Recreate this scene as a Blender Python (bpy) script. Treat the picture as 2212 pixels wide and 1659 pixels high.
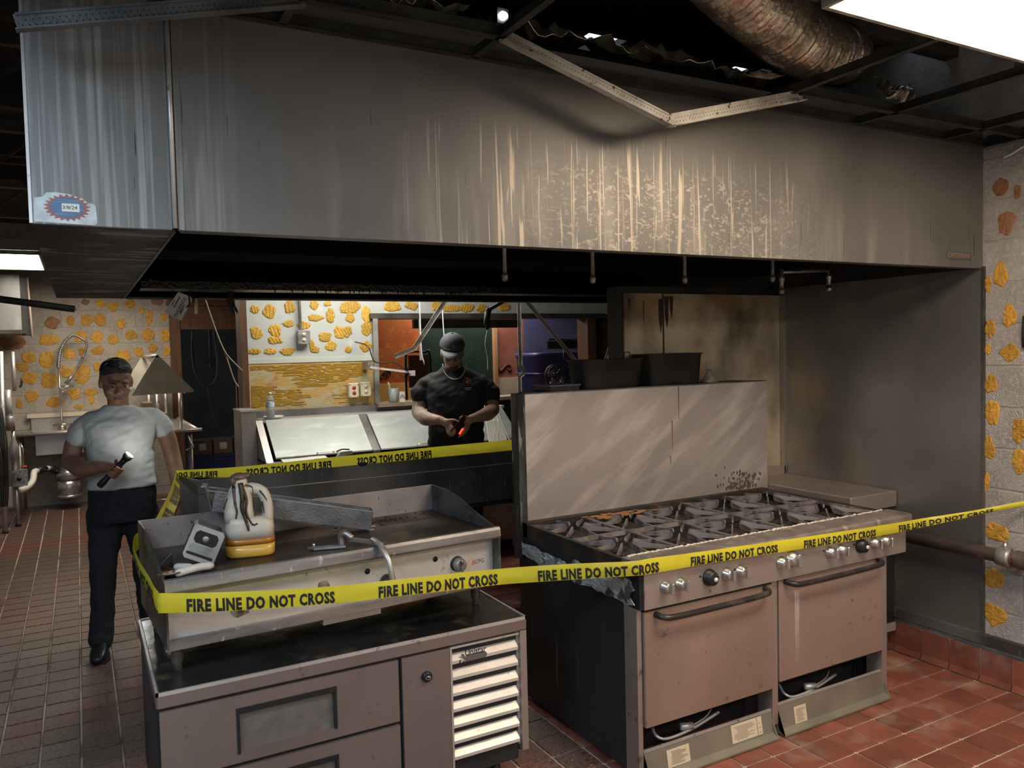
import bpy, bmesh, math, random
from mathutils import Vector, Matrix, noise
random.seed(7)
scene = bpy.context.scene
for o in list(bpy.data.objects): bpy.data.objects.remove(o)
COL = scene.collection

# ------------------------------------------------------------------ camera
cam = bpy.data.cameras.new('camera'); cam_ob = bpy.data.objects.new('camera', cam); COL.objects.link(cam_ob)
cam.sensor_width = 36.0; cam.sensor_fit = 'HORIZONTAL'; cam.lens = 27.803; cam.clip_start = .05; cam.clip_end = 100
cam_ob.matrix_world = Matrix(((0.87609, 0.04203, -0.48031, 0), (-0.48153, 0.02590, -0.87605, 0), (-0.02438, 0.99878, 0.04293, 1.7), (0, 0, 0, 1)))
scene.camera = cam_ob

# ------------------------------------------------------------------ view, world
vs = scene.view_settings
vs.view_transform = 'Standard'; vs.look = 'None'; vs.exposure = 0.0; vs.gamma = 1.0; vs.use_curve_mapping = False
world = bpy.data.worlds.new('world'); scene.world = world; world.use_nodes = True
bg = world.node_tree.nodes['Background']; bg.inputs[0].default_value = (.62, .78, 1, 1); bg.inputs[1].default_value = 2.2

# ------------------------------------------------------------------ lamps outside the frame: ceiling fixtures and added unseen fills
def area(name, loc, sx, sy, power, color, rot=(0, 0, 0)):
    l = bpy.data.lights.new(name, 'AREA'); l.shape = 'RECTANGLE'; l.size = sx; l.size_y = sy; l.energy = power; l.color = color
    o = bpy.data.objects.new(name, l); COL.objects.link(o); o.location = loc; o.rotation_euler = rot
    return o
area('ceiling_light_prep_aisle', (2.0, 5.75, 2.60), 1.2, .45, 36, (1, .95, .86))
area('cool_fill_left', (-.80, .9, 2.60), .6, 1.2, 62, (.58, .79, 1))  # added stand-in for cool light from the left, no fixture known
area('room_fill_behind', (.2, -1.2, 2.60), 1.2, .6, 55, (.88, .95, 1))  # added fill from behind the camera to lift range and floor
area('room_fill_behind_right', (2.7, -.9, 2.60), 1.2, .6, 60, (1, .88, .76))  # second added fill, brightens the right side from behind the camera
area('ceiling_light_dining', (4.0, 8.2, 2.60), 1.2, .6, 46, (1, .85, .68))
area('ceiling_light_dish_room', (.30, 9.2, 2.60), .6, 1.2, 42, (1, .86, .68))

# ------------------------------------------------------------------ materials
MATS = {}
def nt(m): return m.node_tree.nodes, m.node_tree.links
def mat(name, col, rough=.5, metal=0., col2=None, nscale=6., nlo=.4, nhi=.65, stretch=(1, 1, 1), bump=None, col3=None, n3=30., lo3=.55, hi3=.7, st3=(1, 1, 1), rvar=0., emit=None, estr=0., trans=0., alpha=1., ior=1.45, objrand=0., distort=0., spec=.5, coat=0., world=False):
    if name in MATS: return MATS[name]
    m = bpy.data.materials.new(name); m.use_nodes = True; MATS[name] = m
    N, L = nt(m); b = N['Principled BSDF']
    b.inputs['Base Color'].default_value = (*col, 1); b.inputs['Roughness'].default_value = rough; b.inputs['Metallic'].default_value = metal
    b.inputs['IOR'].default_value = ior; b.inputs['Transmission Weight'].default_value = trans; b.inputs['Alpha'].default_value = alpha
    b.inputs['Specular IOR Level'].default_value = spec; b.inputs['Coat Weight'].default_value = coat
    m.diffuse_color = (*col, 1)
    if emit: b.inputs['Emission Color'].default_value = (*emit, 1); b.inputs['Emission Strength'].default_value = estr
    tc = N.new('ShaderNodeTexCoord')
    def layer(scale, lo, hi, st, detail=6, dist=0.):
        mp = N.new('ShaderNodeMapping'); mp.inputs['Scale'].default_value = st; L.new(N.new('ShaderNodeNewGeometry').outputs['Position'] if world else tc.outputs['Object'], mp.inputs['Vector'])
        n = N.new('ShaderNodeTexNoise'); n.inputs['Scale'].default_value = scale; n.inputs['Detail'].default_value = detail; n.inputs['Distortion'].default_value = dist
        L.new(mp.outputs[0], n.inputs['Vector'])
        r = N.new('ShaderNodeMapRange'); r.inputs[1].default_value = lo; r.inputs[2].default_value = hi; L.new(n.outputs[0], r.inputs[0])
        return r.outputs[0], n.outputs[0]
    cur = None
    if col2:
        f, raw = layer(nscale, nlo, nhi, stretch, dist=distort)
        mx = N.new('ShaderNodeMix'); mx.data_type = 'RGBA'; mx.inputs[6].default_value = (*col, 1); mx.inputs[7].default_value = (*col2, 1); L.new(f, mx.inputs[0]); cur = mx.outputs[2]
        if rvar:
            rr = N.new('ShaderNodeMapRange'); rr.inputs[3].default_value = rough; rr.inputs[4].default_value = rough + rvar; L.new(f, rr.inputs[0]); L.new(rr.outputs[0], b.inputs['Roughness'])
    if col3:
        f, raw = layer(n3, lo3, hi3, st3)
        mx = N.new('ShaderNodeMix'); mx.data_type = 'RGBA'; mx.inputs[7].default_value = (*col3, 1); L.new(f, mx.inputs[0])
        if cur: L.new(cur, mx.inputs[6])
        else: mx.inputs[6].default_value = (*col, 1)
        cur = mx.outputs[2]
    if objrand:
        oi = N.new('ShaderNodeObjectInfo'); hs = N.new('ShaderNodeHueSaturation'); r = N.new('ShaderNodeMapRange')
        r.inputs[3].default_value = 1 - objrand; r.inputs[4].default_value = 1 + objrand; L.new(oi.outputs['Random'], r.inputs[0]); L.new(r.outputs[0], hs.inputs['Value'])
        if cur: L.new(cur, hs.inputs['Color'])
        else: hs.inputs['Color'].default_value = (*col, 1)
        cur = hs.outputs[0]
    if cur: L.new(cur, b.inputs['Base Color'])
    if bump:
        f, raw = layer(bump[0], 0, 1, bump[2] if len(bump) > 2 else (1, 1, 1), detail=5)
        bp = N.new('ShaderNodeBump'); bp.inputs['Strength'].default_value = bump[1]; bp.inputs['Distance'].default_value = .01; L.new(raw, bp.inputs['Height']); L.new(bp.outputs[0], b.inputs['Normal'])
    return m

SOOT = (.018, .018, .02)
M_soot = mat('soot_black', (.012, .012, .014), .55, .0, (.03, .027, .024), 5, bump=(30, .3))
M_steel = mat('steel', (.50, .47, .45), .38, .85, (.36, .33, .31), 3, .35, .7, (1, 1, 1), bump=(60, .05, (1, 1, 8)), col3=(.22, .18, .15), n3=40, lo3=.62, hi3=.72, rvar=.12)
M_steel_v = mat('steel_brushed', (.50, .43, .40), .42, .75, (.40, .34, .31), 2.5, .35, .7, (1, 1, .25), bump=(90, .04, (8, 8, .3)), col3=(.24, .18, .15), n3=18, lo3=.64, hi3=.74, rvar=.1)
M_steel_lite = mat('steel_light', (.66, .63, .61), .36, .6, (.52, .48, .46), 4, .4, .7, bump=(70, .04, (1, 8, 8)), col3=(.3, .26, .23), n3=30, lo3=.63, hi3=.72)
M_steel_dark = mat('steel_sooty', (.20, .195, .19), .5, .5, (.07, .068, .065), 2.5, .35, .62, (1, 1, .5), bump=(50, .08), col3=(.30, .28, .26), n3=14, lo3=.63, hi3=.75, st3=(5, 5, .4))
M_galv = mat('galvanised', (.45, .45, .45), .45, .7, (.22, .21, .20), 9, .4, .65, bump=(40, .15), col3=(.08, .07, .06), n3=26, lo3=.58, hi3=.7)
M_railw = mat('rail_white', (.62, .60, .55), .5, .1, (.34, .30, .25), 8, .42, .66, bump=(150, .35), col3=(.08, .07, .06), n3=45, lo3=.64, hi3=.7)
M_raildark = mat('rail_sooty', (.05, .05, .048), .6, .2, (.02, .02, .02), 8, bump=(120, .25), col3=(.18, .16, .13), n3=12, lo3=.66, hi3=.75)
M_chrome = mat('chrome', (.62, .60, .58), .27, .9)
M_iron = mat('cast_iron', (.30, .265, .26), .5, .35, (.13, .115, .11), 12, .4, .62, bump=(60, .3), col3=(.42, .37, .36), n3=18, lo3=.56, hi3=.7)
M_blackp = mat('black_plastic', (.015, .015, .016), .4)
M_rubber = mat('black_rubber', (.02, .02, .022), .6)
M_whitep = mat('white_plastic', (.75, .73, .68), .4)
M_paper = mat('paper', (.75, .73, .66), .8)
M_ink = mat('ink', (.012, .012, .012), .7)

# ------------------------------------------------------------------ mesh helpers
class MB:
    def __init__(s): s.v = []; s.f = []; s.mi = []; s.cm = 0; s.sm = []
    def add(s, vs, fs, smooth=False):
        o = len(s.v); s.v += [tuple(p) for p in vs]
        for f in fs: s.f.append(tuple(i + o for i in f)); s.mi.append(s.cm); s.sm.append(smooth)
        return s
    def box(s, x0, x1, y0, y1, z0, z1):
        v = [(x, y, z) for z in (z0, z1) for y in (y0, y1) for x in (x0, x1)]
        return s.add(v, [(0, 2, 3, 1), (4, 5, 7, 6), (0, 1, 5, 4), (2, 6, 7, 3), (0, 4, 6, 2), (1, 3, 7, 5)])
    def bbox(s, x0, x1, y0, y1, z0, z1, r=.004):      # box with chamfered edges
        bm = bmesh.new(); bmesh.ops.create_cube(bm, size=1)
        for v in bm.verts: v.co = Vector((x0 + (v.co.x + .5) * (x1 - x0), y0 + (v.co.y + .5) * (y1 - y0), z0 + (v.co.z + .5) * (z1 - z0)))
        bmesh.ops.bevel(bm, geom=bm.edges[:] , offset=r, segments=1, affect='EDGES', profile=.5)
        return s.bm(bm)
    def bm(s, bm, smooth=False, M=None):
        bm.verts.index_update()
        s.add([(M @ v.co) if M else v.co for v in bm.verts], [[v.index for v in f.verts] for f in bm.faces], smooth); bm.free(); return s
    def prism(s, poly, d, origin=(0, 0, 0)):           # poly: list of 3d points, extruded by vector d
        n = len(poly); d = Vector(d); a = [Vector(p) for p in poly]; v = a + [p + d for p in a]
        return s.add(v, [tuple(range(n))[::-1], tuple(range(n, 2 * n))] + [(i, (i + 1) % n, n + (i + 1) % n, n + i) for i in range(n)])
    def beam(s, p0, p1, w, h, up=(0, 0, 1)):
        p0 = Vector(p0); p1 = Vector(p1); d = (p1 - p0).normalized(); sd = d.cross(Vector(up)); sd = sd.normalized() if sd.length > 1e-4 else Vector((1, 0, 0)); u = sd.cross(d).normalized()
        q = [a * w / 2 * sd + b * h / 2 * u for a, b in ((-1, -1), (1, -1), (1, 1), (-1, 1))]
        return s.prism([p0 + x for x in q], p1 - p0)
    def tube(s, pts, r, n=8, cap=True, smooth=True, closed=False):
        P = [Vector(p) for p in pts]; R = r if isinstance(r, (list, tuple)) else [r] * len(P); m = len(P)
        if m < 2: return s
        t0 = (P[1] - P[0]).normalized(); ref = Vector((0, 0, 1)) if abs(t0.z) < .9 else Vector((1, 0, 0)); nrm = t0.cross(ref).normalized()
        v = []
        for i in range(m):
            if closed: t = (P[(i + 1) % m] - P[i - 1])
            else: t = P[min(i + 1, m - 1)] - P[max(i - 1, 0)]
            t = t.normalized() if t.length > 1e-9 else t0
            nrm = (nrm - t * nrm.dot(t)); nrm = nrm.normalized() if nrm.length > 1e-6 else t.orthogonal().normalized(); bn = t.cross(nrm)
            for k in range(n):
                a = 2 * math.pi * k / n; v.append(P[i] + (nrm * math.cos(a) + bn * math.sin(a)) * R[i])
        f = []
        for i in range(m if closed else m - 1):
            j = (i + 1) % m
            for k in range(n): f.append((i * n + k, i * n + (k + 1) % n, j * n + (k + 1) % n, j * n + k))
        if cap and not closed: f += [tuple(range(n))[::-1], tuple(range((m - 1) * n, m * n))]
        return s.add(v, f, smooth)
    def lathe(s, prof, c=(0, 0, 0), axis=(0, 0, 1), n=24, smooth=True):   # prof: list of (r, h)
        c = Vector(c); ax = Vector(axis).normalized(); e1 = ax.orthogonal().normalized(); e2 = ax.cross(e1); v = []; f = []; m = len(prof)
        for r, h in prof:
            for k in range(n):
                a = 2 * math.pi * k / n; v.append(c + ax * h + (e1 * math.cos(a) + e2 * math.sin(a)) * r)
        for i in range(m - 1):
            for k in range(n): f.append((i * n + k, i * n + (k + 1) % n, (i + 1) * n + (k + 1) % n, (i + 1) * n + k))
        f += [tuple(range(n))[::-1], tuple(range((m - 1) * n, m * n))]
        return s.add(v, f, smooth)
    def loft(s, rings, closed_ends=True, smooth=True):
        n = len(rings[0]); v = [p for r in rings for p in r]; f = []
        for i in range(len(rings) - 1):
            for k in range(n): f.append((i * n + k, i * n + (k + 1) % n, (i + 1) * n + (k + 1) % n, (i + 1) * n + k))
        if closed_ends: f += [tuple(range(n))[::-1], tuple(range((len(rings) - 1) * n, len(rings) * n))]
        return s.add(v, f, smooth)
    def ell(s, c, r, seg=16, M=None):
        bm = bmesh.new(); bmesh.ops.create_uvsphere(bm, u_segments=seg, v_segments=max(6, seg // 2), radius=1)
        T = Matrix.Translation(c) @ (M if M else Matrix()) @ Matrix.Diagonal((*r, 1))
        return s.bm(bm, True, T)
    def xf(s, M):
        s.v = [tuple(M @ Vector(p)) for p in s.v]; return s
    def mesh(s, name):
        me = bpy.data.meshes.new(name); me.from_pydata(s.v, [], s.f); me.update()
        bm = bmesh.new(); bm.from_mesh(me); bmesh.ops.recalc_face_normals(bm, faces=bm.faces[:]); bm.to_mesh(me); bm.free()
        me.polygons.foreach_set('use_smooth', s.sm); me.polygons.foreach_set('material_index', s.mi); return me
    def build(s, name, m, parent=None, local=False):
        me = s.mesh(name)
        for x in (m if isinstance(m, (list, tuple)) else [m]): me.materials.append(x)
        return link(name, me, parent, local)
def wm(o):
    M = Matrix.LocRotScale(o.location, o.rotation_euler, o.scale)
    return (wm(o.parent) @ o.matrix_parent_inverse @ M) if o.parent else M
def link(name, me, parent=None, local=False):
    o = bpy.data.objects.new(name, me); COL.objects.link(o)
    if parent:
        o.parent = parent
        if not local: o.matrix_parent_inverse = wm(parent).inverted()
    return o
def tag(o, label=None, cat=None, group=None, kind=None):
    if label: o['label'] = label
    if cat: o['category'] = cat
    if group: o['group'] = group
    if kind: o['kind'] = kind
    return o
def thing(name, label, cat, loc=(0, 0, 0), rz=0., group=None, kind=None):
    o = bpy.data.objects.new(name, None); COL.objects.link(o); o.location = loc; o.rotation_euler = (0, 0, rz); o.empty_display_size = .1
    return tag(o, label, cat, group, kind)
def struct(o): o['kind'] = 'structure'; return o
def bx(name, m, parent, *a, r=None, local=False):
    b = MB(); b.bbox(*a, r=r) if r else b.box(*a); return b.build(name, m, parent, local)
def bez(p, n=10):        # smooth curve through points (Catmull-Rom)
    P = [Vector(q) for q in p]; P = [2 * P[0] - P[1]] + P + [2 * P[-1] - P[-2]]; out = []
    for i in range(1, len(P) - 2):
        for k in range(n):
            t = k / n; a, b, c, d = P[i - 1:i + 3]
            out.append(.5 * ((2 * b) + (c - a) * t + (2 * a - 5 * b + 4 * c - d) * t * t + (3 * b - a - 3 * c + d) * t ** 3))
    return out + [P[-2]]
def text_mesh(txt, size=1., bold=0., spacing=1.):
    cu = bpy.data.curves.new('lettering', 'FONT'); cu.body = txt; cu.size = size; cu.offset = bold; cu.space_character = spacing; cu.resolution_u = 2
    o = bpy.data.objects.new('lettering', cu); COL.objects.link(o)
    dg = bpy.context.evaluated_depsgraph_get(); me = bpy.data.meshes.new_from_object(o.evaluated_get(dg)); bpy.data.objects.remove(o); bpy.data.curves.remove(cu)
    return me
def text_on(name, txt, m, parent, origin, ux, uy, w, h, bold=0., local=False):    # lettering laid flat in the rectangle origin + ux*w, uy*h
    me = text_mesh(txt, 1., bold); xs = [v.co.x for v in me.vertices]; ys = [v.co.y for v in me.vertices]
    x0, x1, y0, y1 = min(xs), max(xs), min(ys), max(ys); O = Vector(origin); U = Vector(ux).normalized(); V = Vector(uy).normalized()
    for v in me.vertices: v.co = O + U * ((v.co.x - x0) / (x1 - x0) * w) + V * ((v.co.y - y0) / max(1e-6, y1 - y0) * h)
    me.materials.clear(); me.materials.append(m)
    return link(name, me, parent, local)
def blob(rx, ry, n=18, seed=0, rough=.22):
    return [((1 + rough * noise.noise(Vector((math.cos(2 * math.pi * k / n) * 1.3 + seed * 7.1, math.sin(2 * math.pi * k / n) * 1.3, seed * 3.3))) * 1.9) * rx * math.cos(2 * math.pi * k / n),
             (1 + rough * noise.noise(Vector((math.cos(2 * math.pi * k / n) * 1.3 + seed * 7.1, math.sin(2 * math.pi * k / n) * 1.3, seed * 3.3))) * 1.9) * ry * math.sin(2 * math.pi * k / n)) for k in range(n)]
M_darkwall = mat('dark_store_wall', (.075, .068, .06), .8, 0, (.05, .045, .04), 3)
# =================================================================== STRUCTURE
# ---- floor: grout bed and quarry tiles
M_grout = mat('grout', (.56, .48, .38), .85, 0, (.34, .28, .22), 1.3, .4, .62, bump=(80, .3), col3=(.10, .085, .075), n3=4, lo3=.5, hi3=.7)
M_tile = mat('quarry_tile', (.235, .078, .052), .42, 0, (.16, .056, .038), 9, .4, .7, bump=(140, .12), col3=(.33, .235, .20), n3=5.5, lo3=.54, hi3=.78, objrand=.22, world=True)
M_tilecool = mat('cool_lit_tile', (.15, .098, .083), .29, 0, (.21, .075, .05), 1.1, .45, .65, bump=(220, .35), col3=(.045, .035, .032), n3=60, lo3=.52, hi3=.62, objrand=.2, world=True)  # left-hand tiles, grey of the cool light painted into their colour
floor = struct(bx('floor', M_grout, None, -2.7, 7.2, -2.7, 12.6, -.12, -.006))
PT = .1565; tb = MB(); h = PT / 2 - .0045; tb.bbox(-h, h, -h, h, -.012, 0, r=.0025); tme = tb.mesh('tile'); tme.materials.append(M_tile)
tme2 = tme.copy(); tme2.materials.clear(); tme2.materials.append(M_tilecool)
inv = cam_ob.matrix_world.inverted()
def pix(p):
    c = inv @ Vector(p)
    return (1106 + 1708.3 * c.x / -c.z, 829.5 - 1708.3 * c.y / -c.z) if c.z < -.1 else None
tiles = []
for i in range(-16, 26):
    for j in range(-14, 54):
        x = -.055 + (i + .5) * PT; y = 2.303 + (j + .5) * PT
        if x > 3.86: continue
        p = pix((x, y, 0))
        inview = p is not None and -160 < p[0] < 2380 and 1000 < p[1] < 1760
        seen = inview and (p[0] < 365 or (p[0] > 1340 and y < 2.50) or (p[0] > 1880 and y < 2.9) or (1000 < p[0] < 1420 and p[1] > 1470))
        tiles.append((not seen, y, x))
tiles.sort()
for hid, y, x in tiles[:300]:
    o = link('tile', tme2 if x < 1.75 else tme, floor); o.location = (x, y, random.uniform(-.0006, .0006)); o.rotation_euler = (random.uniform(-.004, .004), random.uniform(-.004, .004), 0)
rest = MB()
for hid, y, x in tiles[300:]:
    rest.cm = 1 if x < 1.75 else 0
    rest.box(x - h, x + h, y - h, y + h, -.012, 0)
tag(rest.build('tile_field', [M_tile, M_tilecool], floor), kind='stuff')

# ---- walls
M_mortar = mat('mortar', (.30, .29, .27), .9, 0, (.4, .38, .35), 10, bump=(60, .5))
M_block = mat('concrete_block', (.43, .42, .41), .9, 0, (.34, .325, .31), 6, bump=(160, .9), col3=(.52, .5, .47), n3=60, lo3=.5, hi3=.7, objrand=.07, world=True)
M_block2 = mat('concrete_block_warm', (.44, .40, .35), .9, 0, (.34, .31, .28), 5, bump=(120, .9), col3=(.50, .46, .4), n3=40, lo3=.5, hi3=.7, objrand=.07, world=True)
M_glue = mat('adhesive_mustard', (.60, .33, .055), .55, 0, (.46, .24, .035), 30, .4, .62, bump=(70, .8, (1, 1, 2)), objrand=.16)
M_glue_brown = mat('adhesive_brown', (.30, .15, .08), .6, 0, (.24, .11, .05), 30, bump=(70, .6), objrand=.12)
M_glue_ridge = mat('adhesive_ridged', (.58, .36, .06), .45, 0, (.50, .29, .04), 20, bump=(40, .5, (6, 1, 1)), objrand=.14)
def patch(parent, c, r, axis, seed, m, ridges=False):      # a trowelled blob of adhesive on a wall; axis 'x' wall normal -x, 'y' wall normal -y
    b = MB(); pts = blob(r[0], r[1], 18, seed); t = .005
    def P(u, w, d): return (c[0] + u, c[1] - d, c[2] + w) if axis == 'y' else (c[0] - d, c[1] + u, c[2] + w)
    n = len(pts); top = [P(u * .86, w * .86, t + .002 * math.sin(i * 2.4 + seed)) for i, (u, w) in enumerate(pts)]; bot = [P(u, w, -.001) for u, w in pts]
    b.add(top + bot + [P(0, 0, t * 1.3)], [(i, (i + 1) % n, 2 * n) for i in range(n)] + [(n + i, n + (i + 1) % n, (i + 1) % n, i) for i in range(n)], False)
    if ridges:
        a = random.uniform(-.9, .9); k = max(3, int(r[0] / .014)); ca, sa = math.cos(a), math.sin(a)
        for q in range(k):
            s = (q + .5) / k * 2 - 1; L = r[1] * math.sqrt(max(.05, 1 - s * s)) * .85; uo = s * r[0] * .8
            b.beam(P(uo - L * sa * .6, -L * ca, t + .002), P(uo + L * sa * .6, L * ca, t + .002), .005, .005, (0, 1, 0) if axis == 'y' else (1, 0, 0))
    return b.build('adhesive_patch', m, parent)
def blocks(parent, axis, pos, u0, u1, z0, z1, m, proud=.004):
    cache = {}
    k = 0; z = z0
    while z < z1 - .02:
        hh = min(.2, z1 - z); off = -.2 if k % 2 else 0; u = u0 + off
        while u < u1 - .005:
            a, b_ = max(u, u0) + .004, min(u + .4, u1) - .004
            if b_ - a > .03:
                key = (round(b_ - a, 3), round(hh, 3))
                if key not in cache:
                    q = MB(); w = (b_ - a) / 2; g = hh / 2 - .004
                    q.bbox(-w, w, -proud, .02, -g, g, r=.003) if axis == 'y' else q.bbox(-proud, .02, -w, w, -g, g, r=.003)
                    cache[key] = q.mesh('block'); cache[key].materials.append(m)
                o = link('block', cache[key], parent)
                o.location = ((a + b_) / 2, pos, z + hh / 2) if axis == 'y' else (pos, (a + b_) / 2, z + hh / 2)
            u += .4
        z += .2; k += 1
RIGHT = [(2.209, 2.422, .036, .049, 1), (2.13, 2.383, .019, .036, 1), (2.18, 2.246, .04, .057, 1), (2.204, 2.006, .036, .058, 0), (2.266, 1.966, .015, .046, 0), (2.167, 1.806, .032, .053, 0), (2.257, 1.747, .025, .046, 0), (2.163, 1.629, .047, .041, 0), (2.265, 1.647, .015, .025, 0), (2.252, 1.478, .033, .046, 0), (2.248, 1.34, .038, .062, 0), (2.118, 1.261, .036, .059, 0), (2.26, 1.163, .028, .062, 0), (2.118, 1.108, .04, .06, 0), (2.273, .993, .017, .049, 0), (2.225, .754, .059, .048, 0), (2.233, .522, .051, .049, 0), (2.237, .344, .051, .058, 0), (2.02, 1.55, .05, .05, 0), (1.98, .86, .05, .06, 0), (1.95, 1.9, .04, .06, 0)]
wall_right = struct(bx('wall_right', M_mortar, None, 3.9, 4.06, -2.7, 3.70, 0, 3.3))
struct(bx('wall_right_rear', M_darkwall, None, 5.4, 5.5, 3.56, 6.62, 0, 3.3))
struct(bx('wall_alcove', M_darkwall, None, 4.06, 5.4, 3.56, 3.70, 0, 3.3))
blocks(wall_right, 'x', 3.9, 1.5, 2.3, .165, 2.62, M_block)
for i, (y, z, ry, rz, br) in enumerate(RIGHT): patch(wall_right, (3.896, y, z), (ry, rz), 'x', i + 1, M_glue_brown if br else M_glue)

FAR = [(.114, 2.399, .044, .035), (.274, 2.386, .054, .055), (.413, 2.351, .064, .061), (.598, 2.383, .056, .051), (.909, 2.406, .067, .042), (.724, 2.291, .033, .046), (.806, 2.208, .043, .093), (-.053, 2.18, .044, .06), (.123, 2.189, .062, .075), (.266, 2.184, .068, .081), (.491, 2.142, .051, .061), (.973, 2.218, .048, .052), (-.277, 1.955, .111, .069), (.044, 1.99, .071, .07), (.212, 1.978, .076, .071), (.391, 1.94, .059, .061), (.591, 1.993, .07, .062), (.783, 1.991, .071, .073), (.988, 1.988, .058, .084), (-.082, 1.788, .07, .07), (.054, 1.8, .035, .06), (.228, 1.821, .081, .056), (.493, 1.739, .083, .077), (.672, 1.796, .061, .062), (.829, 1.834, .052, .057), (.995, 1.789, .044, .063), (-.492, 1.754, .079, .063), (-.313, 1.72, .077, .098), (-.564, 1.639, .066, .049), (-.122, 1.575, .069, .07), (.034, 1.54, .097, .12), (.215, 1.614, .045, .061), (-.49, 1.51, .084, .078), (-.297, 1.483, .081, .099), (-.046, 1.313, .07, .07), (.131, 1.314, .071, .06), (-.491, 1.295, .075, .068), (-.646, 1.922, .14, .087), (-.243, 2.151, .086, .079), (-.258, 1.215, .086, .059), (-.611, 1.214, .037, .058), (-.009, 1.146, .048, .03), (.128, 1.235, .045, .06), (.35, 1.62, .06, .05), (.45, 1.4, .07, .06), (.75, 1.5, .06, .06)]
wall_back = struct(bx('wall_back', M_mortar, None, -2.7, 1.03, 10.8, 10.95, 0, 3.3))
blocks(wall_back, 'y', 10.8, -1.75, 1.03, .1, 2.7, M_block2)
for i, (x, z, rx, rz) in enumerate(FAR): patch(wall_back, (x, 10.795, z), (rx, rz), 'y', i + 40, M_glue_brown if i in (37, 38, 4, 0) else M_glue)
# doorway in the far wall with brown wooden casing
M_wood_br = mat('brown_wood', (.13, .062, .035), .5, 0, (.075, .036, .022), 4, stretch=(6, 6, .6), bump=(40, .2, (6, 6, .5)))
door_1 = struct(thing('door_1', 'brown wooden door casing around the dark doorway beyond the sink', None, (1.5, 10.8, 0)))
bx('jamb', M_wood_br, door_1, 1.03, 1.15, 10.74, 10.95, 0, 2.42)
bx('jamb', M_wood_br, door_1, 1.93, 2.05, 10.74, 10.95, 0, 2.42)
bx('header', M_wood_br, door_1, 1.15, 1.93, 10.75, 10.95, 2.06, 2.42)
bx('casing_top', M_wood_br, door_1, 1.0, 2.08, 10.71, 10.76, 2.36, 2.42)
struct(bx('wall_back_right', M_mortar, None, 2.05, 7.2, 10.8, 10.95, 0, 3.3))
struct(bx('wall_above_door', M_wood_br, None, 1.03, 2.05, 10.8, 10.95, 2.42, 3.3))
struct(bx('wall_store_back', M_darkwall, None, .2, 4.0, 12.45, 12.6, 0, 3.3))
# enclosing walls that the photograph does not show
M_paint = mat('wall_paint', (.42, .40, .36), .8, 0, (.36, .34, .3), 2)
struct(bx('wall_left', M_paint, None, -2.85, -2.7, -2.7, 12.6, 0, 3.3))
struct(bx('wall_front', M_paint, None, -2.7, 7.2, -2.85, -2.7, 0, 3.3))
struct(bx('wall_far_right', M_paint, None, 7.2, 7.35, -2.7, 12.6, 0, 3.3))

# ---- middle wall with the pass-through opening
M_greywall = mat('grey_painted_board', (.50, .52, .49), .35, 0, (.43, .455, .44), 5, .35, .7, bump=(30, .15), col3=(.58, .58, .5), n3=9, lo3=.6, hi3=.75)
wall_middle = struct(bx('wall_middle', M_greywall, None, 1.18, 2.235, 6.5, 6.62, 1.655, 3.3))
M_tanwall = mat('tan_glue_board', (.44, .38, .22), .5, 0, (.48, .30, .085), 7, .47, .53, (1, 1, 2.2), bump=(70, .5, (.15, .15, 5)), col3=(.36, .20, .07), n3=4.5, lo3=.56, hi3=.62)
bx('lower_board', M_tanwall, wall_middle, 1.18, 2.235, 6.49, 6.62, 0, 1.64)
bx('joint_strip', mat('pale_green_trim', (.50, .53, .46), .5), wall_middle, 1.18, 2.235, 6.485, 6.62, 1.64, 1.675)
MID = [(1.253, 2.072, .039, .033), (1.369, 2.059, .053, .053), (1.522, 2.087, .05, .054), (1.726, 2.108, .042, .034), (1.838, 2.122, .035, .021), (1.737, 2.005, .066, .031), (1.856, 2.019, .039, .062), (1.978, 2.082, .043, .042), (1.259, 1.887, .052, .046), (1.402, 1.899, .053, .054), (1.4, 1.825, .066, .034), (1.511, 1.958, .047, .027), (1.632, 1.944, .048, .034), (1.808, 1.846, .056, .041), (1.694, 1.779, .021, .048), (1.721, 1.744, .042, .027), (1.861, 1.769, .05, .042), (1.929, 1.886, .05, .056), (2.001, 1.893, .043, .049), (1.234, 1.738, .055, .02), (1.364, 1.738, .053, .027), (1.496, 1.735, .06, .034), (2.003, 1.738, .029, .028), (2.026, 2.005, .043, .042), (2.039, 2.098, .081, .052), (2.173, 2.032, .041, .079), (2.162, 1.913, .048, .066), (2.157, 1.761, .055, .046)]
for i, (x, z, rx, rz) in enumerate(MID): patch(wall_middle, (x, 6.498, z), (rx, rz), 'y', i + 90, M_glue_ridge, True)
wall_header = struct(bx('wall_middle_header', M_greywall, None, 2.235, 5.4, 6.5, 6.62, 2.035, 3.3))
for i, (x, z, rx, rz) in enumerate([(2.4, 2.1, .08, .05), (2.586, 2.107, .066, .041), (2.823, 2.102, .06, .055), (2.959, 2.088, .093, .036), (3.114, 2.089, .079, .04), (3.272, 2.09, .064, .043), (3.5, 2.1, .07, .04)]): patch(wall_header, (x, 6.498, z), (rx, rz), 'y', i + 130, M_glue_ridge, True)
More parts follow.
